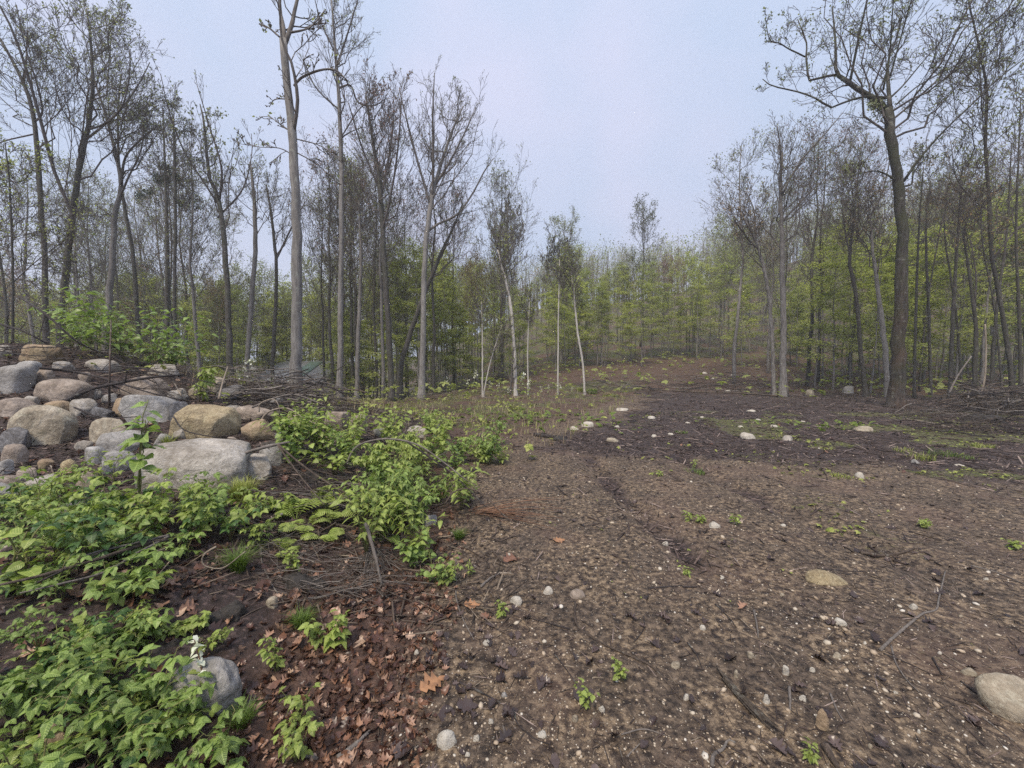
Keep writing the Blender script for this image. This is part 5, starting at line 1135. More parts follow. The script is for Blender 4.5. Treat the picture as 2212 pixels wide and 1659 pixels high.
# white flower stalk on the bank and the white-flowered stalks beyond
M_WHITE = leaf_mat("white_petal", (0.62, 0.66, 0.50), (0.82, 0.84, 0.74), 0.25)
def flower_stalk(label, px, py, h, n, seed, big=False, grp=None, hp=None):
    rs = np.random.RandomState(seed); p = place(px, py)
    if hp: h = hp*p.y/831
    t = thing("flower_stalk", label, "flower", (p.x, p.y, p.z), group=grp)
    P = np.array([[0, 0, -0.03], [0.01*rs.randn(), 0, h*0.5], [h*0.08*rs.randn(), 0, h]]); P, R = smooth_poly(P, [0.012*h+0.001, 0.008*h+0.001, 0.004*h+0.0006], 8)
    mb = MB(); add_tube(mb, P, R, 4); link("stem", mb.mesh("stem", [M_STEM_R if big else M_STEM]), t)
    mb = MB()
    for i in range(n):
        f = (0.62 if not big else 0.66)+0.38*rs.rand(); q = P[int(f*7)]+rs.randn(3)*h*(0.035 if big else 0.05)
        V, F, uv = leaflet(h*(0.085 if big else 0.075), 0.42, 0.3, 0.2, 4, 0.0, i); V = rotz(roty(V, rs.randn()*0.9), rs.rand()*6.28); mb.add(V+q, F, uv)
    link("blossom", mb.mesh("blossom", [M_WHITE], False), t, kind="stuff")
    mb = MB()
    for i in range(6 if not big else 5):
        f = 0.1+0.5*rs.rand(); V, F, uv = leaflet(h*0.16, 0.4, 0.3, 0.2, 5, 0.05, i); V = rotz(roty(V, rs.randn()*0.3), rs.rand()*6.28); mb.add(V+P[int(f*7)], F, uv)
    link("foliage", mb.mesh("foliage", [M_BR2]), t, kind="stuff")
flower_stalk("white blossom cluster on a dark stalk before the mossy rock", 432, 1535, 0.33, 26, 1, big=True)
FG = "white-flowered stalks beyond the pile"
for i, (a, b, hp) in enumerate([(528, 842, 75), (518, 840, 50), (590, 845, 45), (625, 845, 40), (700, 850, 50), (718, 848, 40), (945, 845, 50), (968, 850, 45), (1010, 848, 38), (1026, 842, 55), (1060, 850, 38), (1075, 850, 30), (1130, 855, 60), (1142, 855, 48), (1100, 858, 30),
                               (1170, 852, 26), (1185, 852, 28), (1205, 852, 34), (1212, 848, 30), (905, 850, 35), (880, 852, 30), (860, 852, 25), (757, 850, 42), (1235, 850, 22)]):
    flower_stalk("slim stalk with tiny white flowers at the wood's edge, before the pale saplings and birches", a, b+6, 0.6, 22, 200+i, grp=FG, hp=hp)
# ------------------------------------------------------------------ sticks, logs, brush
M_STICK = bark_mat("stick_brown", (0.05, 0.036, 0.028), (0.15, 0.115, 0.09), 2.0)
M_STICK_P = bark_mat("stick_pale", (0.22, 0.18, 0.14), (0.42, 0.36, 0.29), 2.0)
M_STICK_D = bark_mat("stick_dark", (0.018, 0.014, 0.014), (0.065, 0.052, 0.052), 2.0)
M_STICK_G = bark_mat("stick_grey", (0.12, 0.105, 0.095), (0.28, 0.25, 0.225), 2.0)
M_ROT = bark_mat("rotten_wood", (0.035, 0.026, 0.02), (0.20, 0.16, 0.12), 3.0)
def stick(label, pts, w, mat=M_STICK, name="stick", cat="stick", grp="sticks lying on the dirt", lift=0.0, k=6, taper=0.45, seed=0, twigs=0, Y=None, twl=0.25):
    rs = np.random.RandomState(seed+3); Q = []
    for i, q in enumerate(pts):
        if Y is not None: p = Vector(at(q[0], q[1], Y + (Y*0.04)*math.sin(i*1.7+seed)))
        else: p = place(q[0], q[1]) if len(q) < 3 else Vector(at(q[0], q[1], q[2]))
        Q.append(np.array(p))
    Q = np.array(Q); rr = w*0.5*Q[0][1]/831
    if Y is None and len(pts[0]) < 3: Q[:, 2] += rr*0.6+lift
    P, R = smooth_poly(Q, rr*np.linspace(1, taper, len(Q)), max(8, 4*len(Q)))
    o0 = P[0].copy(); P = P-o0; mb = MB(); add_tube(mb, P, R, k, rough=0.12, seed=seed)
    if twigs:
        t = thing(name, label, cat, o0, group=grp); link("branch", mb.mesh("branch", [mat]), t)
        A, B = resample(P, R, 8); P2, R2, L2 = spawn(rs, A[None], B[None], twigs, 0.15, np.array([np.linalg.norm(P[-1]-P[0])*twl]), 45, 0.05, 0.15, 5, 0.5); R2 = np.maximum(R2, 0.0012*o0[1]/3)
        V, F = poly_frusta(P2, R2, 4); P3, R3, L3 = spawn(rs, P2, R2, 3, 0.2, L2*0.5, 45, 0.05, 0.15, 3, 0.6); R3 = np.maximum(R3, 0.001*o0[1]/3); V3, F3 = poly_frusta(P3, R3, 3)
        link("twigs", mesh("twigs", np.concatenate([V, V3]), [F, F3+len(V)], [mat]), t, kind="stuff")
        return t
    o = link(name, mb.mesh(name, [mat])); o.location = o0; o["label"] = label; o["category"] = cat
    if grp: o["group"] = grp
    return o
def zz(r, pts):   # readings from the three lower enlargements
    ox, oy = {2: (737, 1106), 3: (1475, 1106), 1: (0, 1106), 5: (737, 553), 6: (1475, 553), 4: (0, 553)}[r]
    return [(ox+x/3, oy+y/3) for x, y in pts]
for i, (lab, r, pts, w, m) in enumerate([
    ("long bent twig crossing the open dirt", 2, [(1515, 590), (1530, 740), (1700, 860), (1900, 950), (2030, 1020), (2212, 1230)], 5, M_STICK),
    ("stout grey-brown stick pointing to the bush", 2, [(905, 490), (960, 440), (1030, 400)], 7, M_STICK_G), ("short stick meeting the stout one end on", 2, [(1020, 400), (1060, 400), (1105, 402)], 5, M_STICK_P),
    ("dark forked twig running out of the wet leaves", 2, [(770, 1110), (960, 1200), (1100, 1290)], 5, M_STICK_D), ("curving dark twig that continues the forked one", 2, [(1125, 1290), (1140, 1370), (1250, 1470), (1355, 1510)], 4, M_STICK_D),
    ("slim twig slanting off the fork", 2, [(1110, 1280), (1200, 1200)], 3, M_STICK), ("thin grey twig on bare soil near the leaves", 2, [(290, 1200), (400, 1205), (560, 1270)], 3.5, M_STICK_G),
    ("thick grey stick at the very bottom among dead leaves", 2, [(-20, 1610), (90, 1520), (185, 1430)], 15, M_STICK_G), ("thin slanting twig that ends at the dark oak leaf", 2, [(1380, 920), (1450, 1010), (1550, 1150)], 3.5, M_STICK_D),
    ("pale kinked twig coming down from the seedlings", 2, [(760, 290), (735, 350), (745, 450), (745, 560), (790, 700), (860, 830)], 4, M_STICK_G), ("hooked thin twig by two pebbles", 2, [(1960, 680), (1960, 760), (1890, 850)], 3, M_STICK_D),
    ("pale arched twig near the bottom of the dirt", 2, [(1815, 1445), (1960, 1410), (2100, 1450)], 4, M_STICK_G), ("thin twig beside the small white stone", 2, [(830, 750), (980, 830)], 3, M_STICK),
    ("bleached slanting twig left of the biggest white stone", 2, [(300, 1570), (420, 1480), (510, 1410)], 4, M_STICK_G), ("short twig low on the dirt near the bottom edge", 2, [(1850, 1590), (1950, 1490)], 4, M_STICK_G),
    ("upright-lying twig at the bottom edge", 2, [(1800, 1530), (1840, 1650)], 5, M_STICK), ("dark curved twig along the track", 2, [(1480, 760), (1330, 720), (1220, 690)], 4, M_STICK_D),
    ("brown twig by the gravel at mid track", 2, [(1990, 500), (2100, 490), (2212, 480)], 5, M_STICK_D), ("thin dark twig beyond the stout stick", 2, [(800, 230), (900, 290)], 4, M_STICK), ("slender twig across the gravel strip", 2, [(1700, 70), (1850, 80), (1990, 130)], 3, M_STICK),
    ("crooked grey branch on the gravel", 3, [(1280, 900), (1340, 840), (1480, 720), (1560, 660), (1640, 640), (1660, 560), (1700, 390)], 7, M_STICK_G), ("side twig trailing from the crooked branch", 3, [(1350, 870), (1380, 980), (1450, 1090), (1530, 1170)], 4, M_STICK_G),
    ("bark-covered bough curving over the far gravel", 3, [(1150, 270), (1300, 290), (1420, 270), (1500, 240)], 8, M_STICK), ("bent root-like stick at the bottom gravel", 3, [(190, 1650), (200, 1580), (260, 1540), (290, 1490), (340, 1500)], 9, M_STICK_G),
    ("light-brown log stub at the bottom edge", 3, [(925, 1530), (960, 1600), (1010, 1680)], 20, M_STICK), ("thin twig above the long tan slab", 3, [(900, 375), (1050, 385), (1210, 392)], 4, M_STICK_D),
    ("short grey stick beside the greenish stone", 3, [(690, 1140), (695, 1220), (695, 1290)], 7, M_STICK_G), ("thin upright-lying twig past the pinkish clod", 3, [(460, 640), (480, 740), (490, 820)], 5, M_STICK_G), ("dark twig at the middle of the track", 3, [(0, 490), (90, 490)], 5, M_STICK_D),
    ("short pale twig before the greenish stone", 3, [(955, 1180), (1000, 1290), (1050, 1370)], 5, M_STICK_G), ("thin twig under the crooked branch", 3, [(1300, 920), (1450, 980), (1600, 1050)], 4, M_STICK_D), ("twig beside the edge boulder", 3, [(1620, 950), (1680, 1060)], 5, M_STICK_D),
    ("long thin twig in the bottom corner gravel", 3, [(1940, 1330), (2080, 1440), (2212, 1530)], 3.5, M_STICK_G), ("dark slanting twig behind the corner boulder", 3, [(1800, 1100), (1980, 1240)], 4, M_STICK_D), ("thin pale twig on the far gravel", 3, [(1870, 350), (2050, 400), (2212, 470)], 3.5, M_STICK_G),
    ("small dark twig by the log's far end", 3, [(30, 850), (90, 930), (130, 1030)], 4, M_STICK_D), ("grey thin twig above the rotten log", 3, [(210, 600), (300, 690), (345, 750)], 4, M_STICK_D),
    ("black damp stick lying on the bank litter", 1, [(1720, 1215), (1860, 1200)], 12, M_STICK_D), ("charred stick under the three-leaved sprig", 1, [(1900, 1395), (2040, 1380), (2180, 1345)], 13, M_STICK_D), ("grey cut stick among the bottom leaves", 1, [(1820, 1565), (1940, 1580), (2060, 1610)], 14, M_STICK_G),
    ("brown stick half under the bottom leaves", 1, [(1380, 1520), (1500, 1490), (1690, 1450)], 9, M_STICK), ("slim pale twig over the black soil", 1, [(1690, 230), (1700, 340), (1760, 470), (1840, 590)], 4, M_STICK_G), ("thin twig slanting below the pale one", 1, [(1900, 280), (2010, 390), (2120, 500)], 3.5, M_STICK_G),
    ("dark thin branch across the black soil", 1, [(1060, 765), (1200, 790), (1350, 825)], 6, M_STICK_D), ("slender twig by the mossy rock's far side", 1, [(1560, 690), (1700, 620), (1870, 590)], 3, M_STICK)]):
    stick(lab, zz(r, pts), w, m, seed=i)
# the rotten log: split, furrowed strips of wood
def rotten_log():
    rs = np.random.RandomState(9); P = [place(*q) for q in zz(3, [(215, 1030), (400, 1240), (560, 1400), (690, 1500)])]
    t = thing("rotten_log", "weathered split log with furrowed grain lying in the gravel", "log", P[0]); B = np.array(P[0]); Q = np.array([np.array(p) for p in P])-B; w = 24*P[1].y/831
    side = norm(np.cross(Q[-1]-Q[0], [0, 0, 1]))
    for i in range(9):
        o = (i-4)/9*w; a, b = 0.0+0.22*rs.rand(), 1-0.25*rs.rand()
        q, r = resample(Q, np.ones(4), 14); k0, k1 = int(a*13), int(b*13)+1; q = q[k0:k1]+side*o*(np.linspace(0.55, 1.05, len(q[k0:k1]))[:, None])
        q[:, 2] += 0.012+0.012*math.cos((i-4)/4.5*1.5)+rs.randn(len(q))*0.0015
        mb = MB(); add_tube(mb, q, np.full(len(q), w*0.09)*np.linspace(0.9, 0.6, len(q))*(0.9+0.3*rs.rand(len(q))), 6, rough=0.2, seed=i); link("splinter", mb.mesh("splinter", [M_ROT]), t)
rotten_log()
# long dead stems down the bank
SG = "dead grey stems lying down the bank"
for i, (lab, pts, w, m) in enumerate([
    ("bleached dead stem reaching farthest down the bank", zz(1, [(1100, 310), (900, 430), (760, 530), (640, 590), (400, 660), (140, 730)]), 6, M_STICK_G), ("upper dead stem of the bundle on the bank", zz(1, [(1100, 300), (850, 370), (600, 440), (430, 540)]), 6, M_STICK_G),
    ("brown dead stem between two grey ones", zz(1, [(1090, 330), (900, 385), (650, 480), (300, 600), (0, 680)]), 9, M_STICK), ("thin reddish stem under the grey bundle", zz(1, [(1080, 390), (900, 460), (700, 540)]), 3, M_STICK_P),
    ("slim branch rising through the brambles", [(80, 1325), (200, 1260), (330, 1180), (400, 1120)], 5, M_STICK_D)]):
    stick(lab, pts, w, m, name="dead_cane", cat="dead cane", grp=SG, lift=0.15, seed=60+i)
stick("curled pale root loop beside the big grass tuft", [tuple(q)+(2.35,) for q in zz(1, [(1400, 225), (1330, 270), (1308, 320), (1345, 355), (1450, 360), (1590, 255)])], 4, M_STICK_P, name="root", cat="root", grp=None, seed=5, taper=0.5)
# boughs lying over the boulders
BGH = "dead boughs lying over the boulder pile"
for i, (lab, pts, w, m, Y, tw) in enumerate([
    ("black knobbly bough resting on the greyish tan boulder", [(110, 880), (150, 862), (200, 840), (270, 825), (330, 815), (395, 810)], 9, M_STICK_D, 5.6, 5), ("long dark bough sweeping down past the blue-grey block", [(85, 795), (160, 803), (240, 822), (330, 850), (410, 868)], 6, M_STICK_D, 5.9, 6),
    ("thin dark bough across the pinkish slab", [(100, 800), (230, 800), (350, 805), (470, 830)], 4, M_STICK_D, 6.2, 5), ("twiggy bough fanning out over the slab", [(250, 790), (330, 800), (420, 830), (520, 875)], 4, M_STICK_D, 6.1, 7),
    ("branchy bough over the leafy bush", [(40, 640), (100, 680), (170, 740), (240, 770), (300, 800)], 5, M_STICK_D, 7.0, 8), ("slender upright brown stem rising from the pile", [(236, 905), (237, 800), (240, 690)], 5, M_STICK, 6.0, 0),
    ("bare bleached stick standing upright by the brush", [(473, 862), (480, 830), (492, 792)], 5, M_STICK_P, 6.0, 0), ("short pale stick hooked from the upright one", [(492, 792), (505, 794), (518, 795)], 2.5, M_STICK_P, 6.0, 0),
    ("two thin pale sticks leaning on the slab", [(392, 855), (375, 825), (362, 800)], 3, M_STICK_P, 6.0, 0), ("dark bough curving off the loaf boulder", [(160, 880), (220, 902), (300, 900)], 4, M_STICK_D, 5.1, 4),
    ("low dark branch across the ochre block's foot", [(375, 900), (400, 930), (470, 945), (530, 950)], 3, M_STICK_D, 4.6, 4), ("thin bough drooping across the top boulder", [(0, 700), (60, 720), (130, 760), (190, 800)], 4, M_STICK_D, 7.4, 6)]):
    stick(lab, pts, w, m, name="fallen_bough", cat="bough", grp=BGH, Y=Y, seed=80+i, twigs=tw, twl=0.3)
# the brush heap in the middle of the pile
def brush(label, name, cx0, cx1, py0, py1, n, L, r, mats, seed, lift, Y=None, dirx=1.0, arch=0.25, cat="brush", seg=7):
    rs = np.random.RandomState(seed); Ps = [[] for _ in mats]; Rs = [[] for _ in mats]
    for i in range(n):
        px = cx0+(cx1-cx0)*rs.rand(); py = py0+(py1-py0)*rs.rand(); p = np.array(place(px, py)) if Y is None else at(px, py, Y*(0.9+0.2*rs.rand()))
        if p[1] > 14 and px < 520: p = at(px, py, 7.2+1.2*rs.rand()); p[2] = h1(p[0], p[1])
        p[2] = max(p[2], h1(p[0], p[1]))+lift*rs.rand()**1.5
        a = rs.randn()*0.7+(math.pi if rs.rand() < 0.5 else 0); l = L*(0.3+0.9*rs.rand()); d = np.array([math.cos(a)*dirx, math.sin(a)*0.7, rs.randn()*0.18]); d /= np.linalg.norm(d)
        s = np.linspace(-0.5, 0.5, seg)[:, None]; q = p+d*l*s+np.array([0, 0, 1])*arch*l*(0.25-s**2)*rs.rand()+np.cumsum(rs.randn(seg, 3)*0.018*l, 0)
        hz = H(q[:, 0], q[:, 1])+0.01; q[:, 2] = np.maximum(q[:, 2], hz)
        k = rs.randint(len(mats)); Ps[k].append(q); Rs[k].append(r*(0.4+1.0*rs.rand()**2)*np.linspace(1, 0.4, seg))
    t = thing(name, label, cat, Ps[0][0][0]); o0 = Ps[0][0][0].copy()
    for k in range(len(mats)):
        if not Ps[k]: continue
        P, R = np.stack(Ps[k])-o0, np.stack(Rs[k]); V, F = poly_frusta(P, R, 4)
        P2, R2, L2 = spawn(rs, P, R, 3, 0.1, np.full(len(P), L*0.22), 45, 0.0, 0.2, 3, 0.6); V2, F2 = poly_frusta(P2, R2, 3)
        link("branch_tangle", mesh("branch_tangle", np.concatenate([V, V2]), [F, F2+len(V)], [mats[k]]), t, kind="stuff")
brush("tangled heap of brown brush on the far end of the boulder pile", "brush_heap", 520, 760, 835, 905, 400, 1.1, 0.012, [M_STICK, M_STICK_D, M_STICK_G, M_STICK_G], 1, 0.50)
brush("thin brush spread over the rough ground past the pile", "brush_heap", 760, 1020, 850, 930, 130, 1.0, 0.006, [M_STICK, M_STICK_D, M_STICK_G], 2, 0.15)
brush("fine dead twigs caught between the boulders", "brush_heap", 330, 620, 810, 870, 130, 1.1, 0.006, [M_STICK_D, M_STICK], 3, 0.25)
brush("low dark twigs matted behind the boulders", "brush_heap", 0, 330, 735, 800, 80, 1.4, 0.008, [M_STICK_D, M_STICK], 4, 0.35)
brush("dead twig mat under the green bushes on the pile's end", "brush_heap", 600, 960, 960, 1120, 300, 0.6, 0.005, [M_STICK, M_STICK_D, M_STICK_G], 5, 0.14)
brush("trailing dead stems over the leaf litter", "brush_heap", 560, 900, 1130, 1300, 260, 0.45, 0.0036, [M_STICK, M_STICK_G], 6, 0.06)
brush("big dark heap of cut brush under the thicket", "brush_heap", 2080, 2330, 872, 900, 280, 2.4, 0.022, [M_STICK_D, M_STICK, M_STICK_G], 7, 0.9)
brush("outlying dark brush between the oak and the big heap", "brush_heap", 1930, 2080, 885, 910, 60, 1.5, 0.014, [M_STICK_D, M_STICK, M_STICK_G], 8, 0.15)
brush("low dark brush in front of the big heap", "brush_heap", 2000, 2260, 905, 940, 110, 1.6, 0.012, [M_STICK_D, M_STICK], 9, 0.12)
brush("brush scattered at the foot of the brown slope", "brush_heap", 1290, 1700, 822, 850, 170, 2.2, 0.020, [M_STICK_D, M_STICK, M_STICK_G], 10, 0.5)
brush("fine brush on the slope behind the clearing", "brush_heap", 1450, 1960, 785, 850, 160, 2.2, 0.018, [M_STICK_D, M_STICK, M_STICK_G], 11, 0.3)
brush("dead stalks and sticks among the white flower stalks", "brush_heap", 850, 1290, 842, 870, 150, 1.5, 0.010, [M_STICK, M_STICK_G, M_STICK_P], 12, 0.35, arch=0.5)
for i, (lab, pts, w, m) in enumerate([
    ("silvery arched branch on top of the brush heap", [(560, 915, 5.4), (580, 890, 5.4), (620, 882, 5.4), (660, 905, 5.4), (720, 935, 5.2)], 5, M_STICK_P), ("pale looping branch in the middle of the heap", [(545, 880, 5.8), (600, 858, 5.8), (640, 853, 5.8), (700, 875, 5.6)], 5, M_STICK_G),
    ("ring-shaped vine curling out of the brush", [(560, 890, 5.5), (562, 872, 5.5), (590, 862, 5.5), (603, 880, 5.5), (600, 905, 5.5)], 3, M_STICK_P), ("dark slanting branch standing out of the heap", [(610, 860, 5.6), (660, 840, 5.8), (715, 808, 6.0), (755, 780, 6.2)], 3, M_STICK_D),
    ("mossy bent branch arching over the bright bushes", [(745, 1010, 4.4), (770, 965, 4.4), (830, 948, 4.3), (900, 960, 4.1), (960, 1000, 3.9), (1010, 1040, 3.8)], 5, M_STICK_G), ("dark bough slanting down through the bushes", [(880, 955, 4.4), (960, 1010, 4.2), (1010, 1055, 4.0), (1050, 1095, 3.8)], 4, M_STICK_D),
    ("grey dead limb propped over the pale half-hidden rock", [(480, 1000, 3.9), (540, 975, 3.9), (600, 960, 3.9), (625, 955, 3.9)], 9, M_STICK_G), ("long dead stem fanning from the propped limb", [(600, 960, 3.8), (660, 1010, 3.7), (720, 1050, 3.6), (800, 1090, 3.5)], 5, M_STICK),
    ("second stem fanning from the propped limb", [(600, 962, 3.8), (650, 1030, 3.6), (700, 1090, 3.4)], 4, M_STICK), ("brown stem bent over beside the seedling bush", [(960, 1090, 3.6), (985, 1060, 3.6), (1030, 1060, 3.6), (1080, 1105, 3.5), (1120, 1140, 3.45)], 3.5, M_STICK),
    ("grey stub of trunk trailing roots under the ferns", [(790, 1130, 2.9), (810, 1200, 2.75), (830, 1290, 2.6)], 9, M_STICK_G), ("grey stick running out from under the fern", [(505, 1170, 3.2), (560, 1135, 3.2), (610, 1110, 3.2)], 10, M_STICK_G),
    ("dark thin branch arched above the edge brambles", [(-20, 1140, 2.9), (60, 1120, 2.9), (150, 1105, 2.9), (260, 1110, 2.9)], 3, M_STICK_D)]):
    stick(lab, pts, w, m, name="dead_branch", cat="branch", grp="dead branches over the pile's end", seed=120+i, twigs=3 if i in (3, 4, 6, 9) else 0, twl=0.2)
for i in range(22):   # red-brown dead stalks fanning onto the track
    pass
def fan(label, px, py, n, L, az, sp, mat, r, seed, elev=0.2, name="dead_stalks", cat="dead weeds", droop=0.5):
    rs = np.random.RandomState(seed); p = np.array(place(px, py)); a = az+rs.randn(n)*sp; l = L*(0.5+0.6*rs.rand(n)); e = elev*(0.3+rs.rand(n))
    u = np.linspace(0, 1, 7); P = np.stack([np.cos(a)[:, None]*l[:, None]*u, np.sin(a)[:, None]*l[:, None]*u, (e*l)[:, None]*u-droop*(l*e)[:, None]*u**2+0.01], -1)+rs.randn(n, 1, 3)*[0.03, 0.03, 0.01]
    R = np.full((n, 1), r)*np.linspace(1, 0.5, 7)[None]; V, F = poly_frusta(P, R, 4)
    o = link(name, mesh(name, V, F, [mat]), kind="stuff"); o.location = p; o["label"] = label; o["category"] = cat
M_STALK_RED = bark_mat("stalk_red", (0.16, 0.08, 0.05), (0.38, 0.23, 0.15), 2.0)
fan("red-brown dead stalks fanning out onto the track", 1030, 1110, 34, 0.9, -0.35, 0.3, M_STALK_RED, 0.0035, 1, elev=0.35)
fan("pale grey dead weeds hanging in front of the half-hidden rock", 600, 960, 90, 0.55, -1.4, 0.7, M_STICK_G, 0.0022, 2, elev=0.6, droop=2.2)
fan("bundle of grey roots trailing over the leaf litter", 800, 1195, 60, 0.42, -1.2, 0.3, M_STICK_G, 0.0022, 3, elev=0.3, droop=1.2)
# long fallen logs at the foot of the slope
for i, (lab, pts, w, m) in enumerate([("long thin fallen log at the back edge of the mulch", [(1385, 842), (1500, 848), (1600, 851), (1680, 857)], 5, M_STICK), ("second fallen pole crossing behind the first", [(1440, 838), (1540, 842), (1640, 850)], 3, M_STICK_G),
    ("tan fallen pole in front of the oak", [(1950, 905), (2010, 915), (2075, 930)], 4, M_STICK_P), ("bleached pole lying on the big brush heap", [(2095, 858), (2140, 866), (2212, 882), (2290, 900)], 4, M_STICK_G), ("dark pole crossing the big brush heap", [(2060, 890), (2130, 878), (2230, 868)], 6, M_STICK_D),
    ("slanting thin pole leaning in the thicket", [(2050, 850, 13), (2070, 810, 13), (2098, 770, 13)], 4, M_STICK_G), ("pale curved sapling leaning off the brush heap", [(2110, 860, 13.5), (2125, 830, 13.5), (2130, 760, 13.5), (2128, 700, 13.5)], 4, M_STICK_P),
    ("short dark log on the litter by the low bushes", [(1155, 942), (1190, 946), (1225, 948)], 10, M_STICK_D), ("brown log stub past the banded stone", [(1035, 912), (1075, 914)], 12, M_STICK)]):
    stick(lab, pts, w, m, name="fallen_log", cat="log", grp="fallen poles and logs round the clearing", seed=160+i, k=8, taper=0.6)
# dark clods of soil
t = NT("black_soil"); n = t.noise(t.coord("Object"), 30, 5, 0.7); t.P(Base_Color=t.ramp(n, [(0.3, (0.008, 0.007, 0.006)), (0.7, (0.05, 0.042, 0.035))]), Roughness=0.7, Normal=t.bump(n, 0.8, 0.02)); M_SOIL = t.m
for i, (a, b, w, h, lab) in enumerate([(650, 1262, 110, 50, "black clod of peaty soil on the bank"), (480, 1330, 120, 50, "black soil clod over the pale rock"), (350, 1405, 110, 36, "dark soil lump between bramble patches"), (680, 1030, 60, 30, "black hollow clod under the bright bushes"),
                                 (2130, 905, 110, 22, "black earth showing in the big brush heap"), (1210, 948, 40, 10, "dark clod beside the short log")]):
    boulder(lab, a, b, w, h, M_SOIL, 900+i, (0, 8, 0), depth=0.9, box=0.1, rough=0.6, sink=0.9, sub=5, name="soil_clod", group="clods of black soil"); 
for o in COL.objects:
    if o.name.startswith("soil_clod"): o["category"] = "clod"

# ------------------------------------------------------------------ low growth of the middle ground
def ground_cover():
    rs = np.random.RandomState(19)
    # leafy weeds: small leaf clumps
    protos = []
    for i in range(6):
        V = []
        for j in range(5):
            q, F, uv = leaflet(1.0, 0.42, 0.3, 0.2, 4, 0.0, i*5+j); V.append(rotz(roty(q, -0.35+0.5*rs.rand()), j*1.256+rs.rand()*0.5)*(0.6+0.5*rs.rand()))
        V = np.concatenate(V); protos.append(V)
    n0 = 12; FF = np.concatenate([F+n0*j for j in range(5)])
    def cover(n, fn, y0, y1, s0, s1, mat, name, label, cat, hz=0.03):
        X, Y = scatter_xy(rs, n, y0, y1); m, g, l = zones(X, Y); k = rs.rand(n) < fn(X, Y, m, g, l); X, Y = X[k], Y[k]; q = len(X)
        s = (s0+(s1-s0)*rs.rand(q)**1.6); S = np.stack([s, s, s], -1)
        scatter(name, protos, FF, X, Y, 0.01+hz*rs.rand(q), S, rs, mat, label, cat, 0.3)
    cover(13000, lambda X, Y, m, g, l: g*(X > 2)*ss((fbm(X*1.4, Y*1.4, 70, 3)+0.16)/0.2), 3.6, 13, 0.015, 0.055, M_GRASS2, "moss_and_clover", "yellow-green moss and low clover on the open side of the clearing", "moss", 0.02)
    cover(2600, lambda X, Y, m, g, l: np.maximum(np.exp(-((X-8.0)/1.7)**2-((Y-10.2)/0.8)**2), 0), 8, 12.5, 0.05, 0.10, M_BR2, "clover_patch", "fresh green clover patch around the long cream stone", "clover", 0.08)
    cover(8000, lambda X, Y, m, g, l: (0.15+0.85*g)*(X < 0.2+(Y-6.6)*0.5+0.3)*(X > -9)*ss((fbm(X*0.8, Y*0.8, 44, 3)+0.12)/0.2)*(1-ss((4.0-Y)/2)), 6, 24, 0.03, 0.13, M_GRASS2, "weed_cover", "yellow-green weeds over the rough ground before the trees", "weeds", 0.25)
    cover(4500, lambda X, Y, m, g, l: np.exp(-((X-0.2)/1.3)**2-((Y-11.5)/1.6)**2)+0.7*np.exp(-((X-2.6)/0.5)**2-((Y-11)/1.5)**2), 8, 16, 0.06, 0.15, M_BR2, "weed_patch", "brighter green weeds clumped on the rough ground", "weeds", 0.18)
    cover(6000, lambda X, Y, m, g, l: 0.9*ss((Y-17)/5)*(1-0.9*np.exp(-((X/np.maximum(Y, 1)-0.5)/0.22)**2)*(1-ss((Y-29)/4)))*(rs.rand(len(X)) < 0.8), 17, 45, 0.08, 0.30, M_LEAF_GREEN, "forest_undergrowth", "low green undergrowth along the foot of the wood", "undergrowth", 0.9)
    cover(900, lambda X, Y, m, g, l: 0.5*(X > xbank(Y)+0.3)*ss((fbm(X*1.0, Y*1.0, 21, 3)-0.06)/0.1), 1.3, 6, 0.008, 0.02, M_GRASS2, "seedling_cover", "scattered tiny green sprouts on the dirt", "sprouts", 0.006)
    # dry straw and grass
    n = 5200; X, Y = scatter_xy(rs, n, 7, 23); m, g, l = zones(X, Y); k = (rs.rand(n) < 0.9*(X < 0.2+(Y-6.6)*0.5+0.2)*(X > -8)*(0.3+g)); X, Y = X[k], Y[k]
    C = np.stack([X, Y, H(X, Y)], -1); V, F = blades(rs, len(C)*3, 0.38, 0.12, 0.006, C=np.repeat(C, 3, 0), droop=0.8)
    link("dry_grass", mesh("dry_grass", V, F, [M_STRAW], False), label="sparse dry grass and stalks on the rough ground", category="grass", kind="stuff")
    n = 2600; X, Y = scatter_xy(rs, n, 9, 24); m, g, l = zones(X, Y); k = (rs.rand(n) < (X < 0.2+(Y-6.6)*0.5+0.2)*(X > -9)*(0.2+g)); X, Y = X[k], Y[k]
    C = np.stack([X, Y, H(X, Y)], -1); V, F = blades(rs, len(C)*5, 0.30, 0.10, 0.006, C=np.repeat(C, 5, 0), droop=0.8)
    link("green_grass", mesh("green_grass", V, F, [M_GRASS2], False), label="sparse pale green grass on the rough ground", category="grass", kind="stuff")
ground_cover()

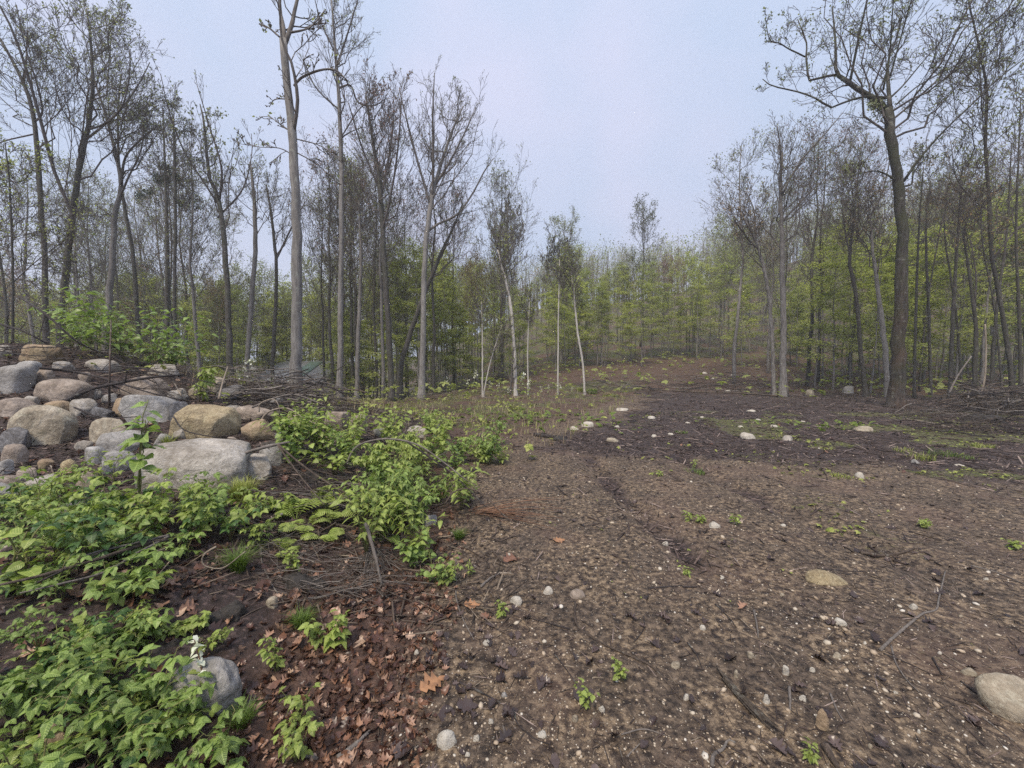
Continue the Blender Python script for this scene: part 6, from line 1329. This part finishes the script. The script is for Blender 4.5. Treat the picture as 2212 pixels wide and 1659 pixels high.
# ------------------------------------------------------------------ house glimpsed through the trees
def house():
    t_ = NT("roof_metal"); n = t_.noise(t_.coord("Object"), 3, 4); t_.P(Base_Color=t_.ramp(n, [(0.3, (0.17, 0.18, 0.20)), (0.7, (0.27, 0.28, 0.31))]), Roughness=0.6)
    g_ = NT("roof_green"); n = g_.noise(g_.coord("Object"), 3, 4); g_.P(Base_Color=g_.ramp(n, [(0.3, (0.12, 0.19, 0.17)), (0.7, (0.18, 0.26, 0.23))]), Roughness=0.6)
    w_ = NT("siding"); n = w_.noise(w_.coord("Object"), 5, 4); w_.P(Base_Color=w_.ramp(n, [(0.3, (0.16, 0.14, 0.12)), (0.7, (0.26, 0.23, 0.20))]), Roughness=0.8)
    gl = NT("window_glass"); gl.P(Base_Color=(0.35, 0.38, 0.42), Roughness=0.1)
    Y = 29.0; c = at(618, 812, Y); gz = h1(c[0], Y+2); t = thing("house", "low grey-roofed house glimpsed between the trunks", "house", (c[0], Y, gz))
    W = 170*Y/831; e = at(618, 824, Y)[2]-gz; r = at(618, 790, Y)[2]-gz+0.4; D = 4.5
    def bx(mb, x0, x1, y0, y1, z0, z1):
        V = np.array([[x, y, z] for z in (z0, z1) for y in (y0, y1) for x in (x0, x1)]); mb.add(V, np.array([[0, 1, 5, 4], [1, 3, 7, 5], [3, 2, 6, 7], [2, 0, 4, 6], [4, 5, 7, 6], [0, 2, 3, 1]]))
    mb = MB(); bx(mb, -W/2+0.3, W/2-0.3, 0.4, 2*D-0.4, -0.6, e); link("wall", mb.mesh("wall", [w_.m], False), t)
    def slope(name, x0, x1, m, s, zo=0.0):
        mb = MB(); y0, y1 = (0.0, D) if s > 0 else (2*D, D); th = 0.12
        V = np.array([[x0, y0, e+zo], [x1, y0, e+zo], [x1-1.2 if x1 > W/2-0.1 else x1, y1, r+zo], [x0, y1, r+zo]]); V = np.concatenate([V, V-[0, 0, th]])
        mb.add(V, np.array([[0, 1, 2, 3], [7, 6, 5, 4], [0, 4, 5, 1], [1, 5, 6, 2], [2, 6, 7, 3], [3, 7, 4, 0]])); link(name, mb.mesh(name, [m], False), t)
    slope("roof", -W/2, W/2, t_.m, 1); slope("roof", -W/2, W/2, t_.m, -1)
    o = bpy.data.objects["roof"]; mb = MB()
    k0, k1 = -0.05*W, 0.13*W; q = D/math.hypot(D, r-e)
    def rp(x, f, up): return [x, f*D, e+(r-e)*f+up]
    V = np.array([rp(k0, 0.1, 0.03), rp(k1, 0.02, 0.03), rp(k1, 0.92, 0.03), rp(k0, 0.92, 0.03), rp(k0, 0.1, 0.09), rp(k1, 0.02, 0.09), rp(k1, 0.92, 0.09), rp(k0, 0.92, 0.09)])
    mb.add(V, np.array([[4, 5, 6, 7], [3, 2, 1, 0], [0, 1, 5, 4], [1, 2, 6, 5], [2, 3, 7, 6], [3, 0, 4, 7]])); link("roof_panel", mb.mesh("roof_panel", [g_.m], False), t)
    for x in (0.05, 0.22, 0.36):
        mb = MB(); bx(mb, x*W, x*W+0.9, 0.34, 0.397, e-1.5, e-0.5); f = link("window", mb.mesh("window", [gl.m], False), t)
house()
# ------------------------------------------------------------------ damp air
def haze():
    t = bpy.data.materials.new("haze"); t.use_nodes = True; n = t.node_tree.nodes; n.clear()
    o = n.new("ShaderNodeOutputMaterial"); v = n.new("ShaderNodeVolumePrincipled"); v.inputs["Color"].default_value = (0.95, 0.97, 1.0, 1); v.inputs["Density"].default_value = 0.0017; v.inputs["Anisotropy"].default_value = 0.2
    t.node_tree.links.new(v.outputs[0], o.inputs["Volume"])
    x, y0, y1, z0, z1 = 345, -48, 345, -14, 90
    V = np.array([[a, b, c] for c in (z0, z1) for b in (y0, y1) for a in (-x, x)]); F = np.array([[0, 2, 3, 1], [4, 5, 7, 6], [0, 1, 5, 4], [1, 3, 7, 5], [3, 2, 6, 7], [2, 0, 4, 6]])
    link("haze", mesh("haze", V, F, [t], False), kind="stuff", label="thin damp haze in the air over the whole scene", category="haze")
haze()
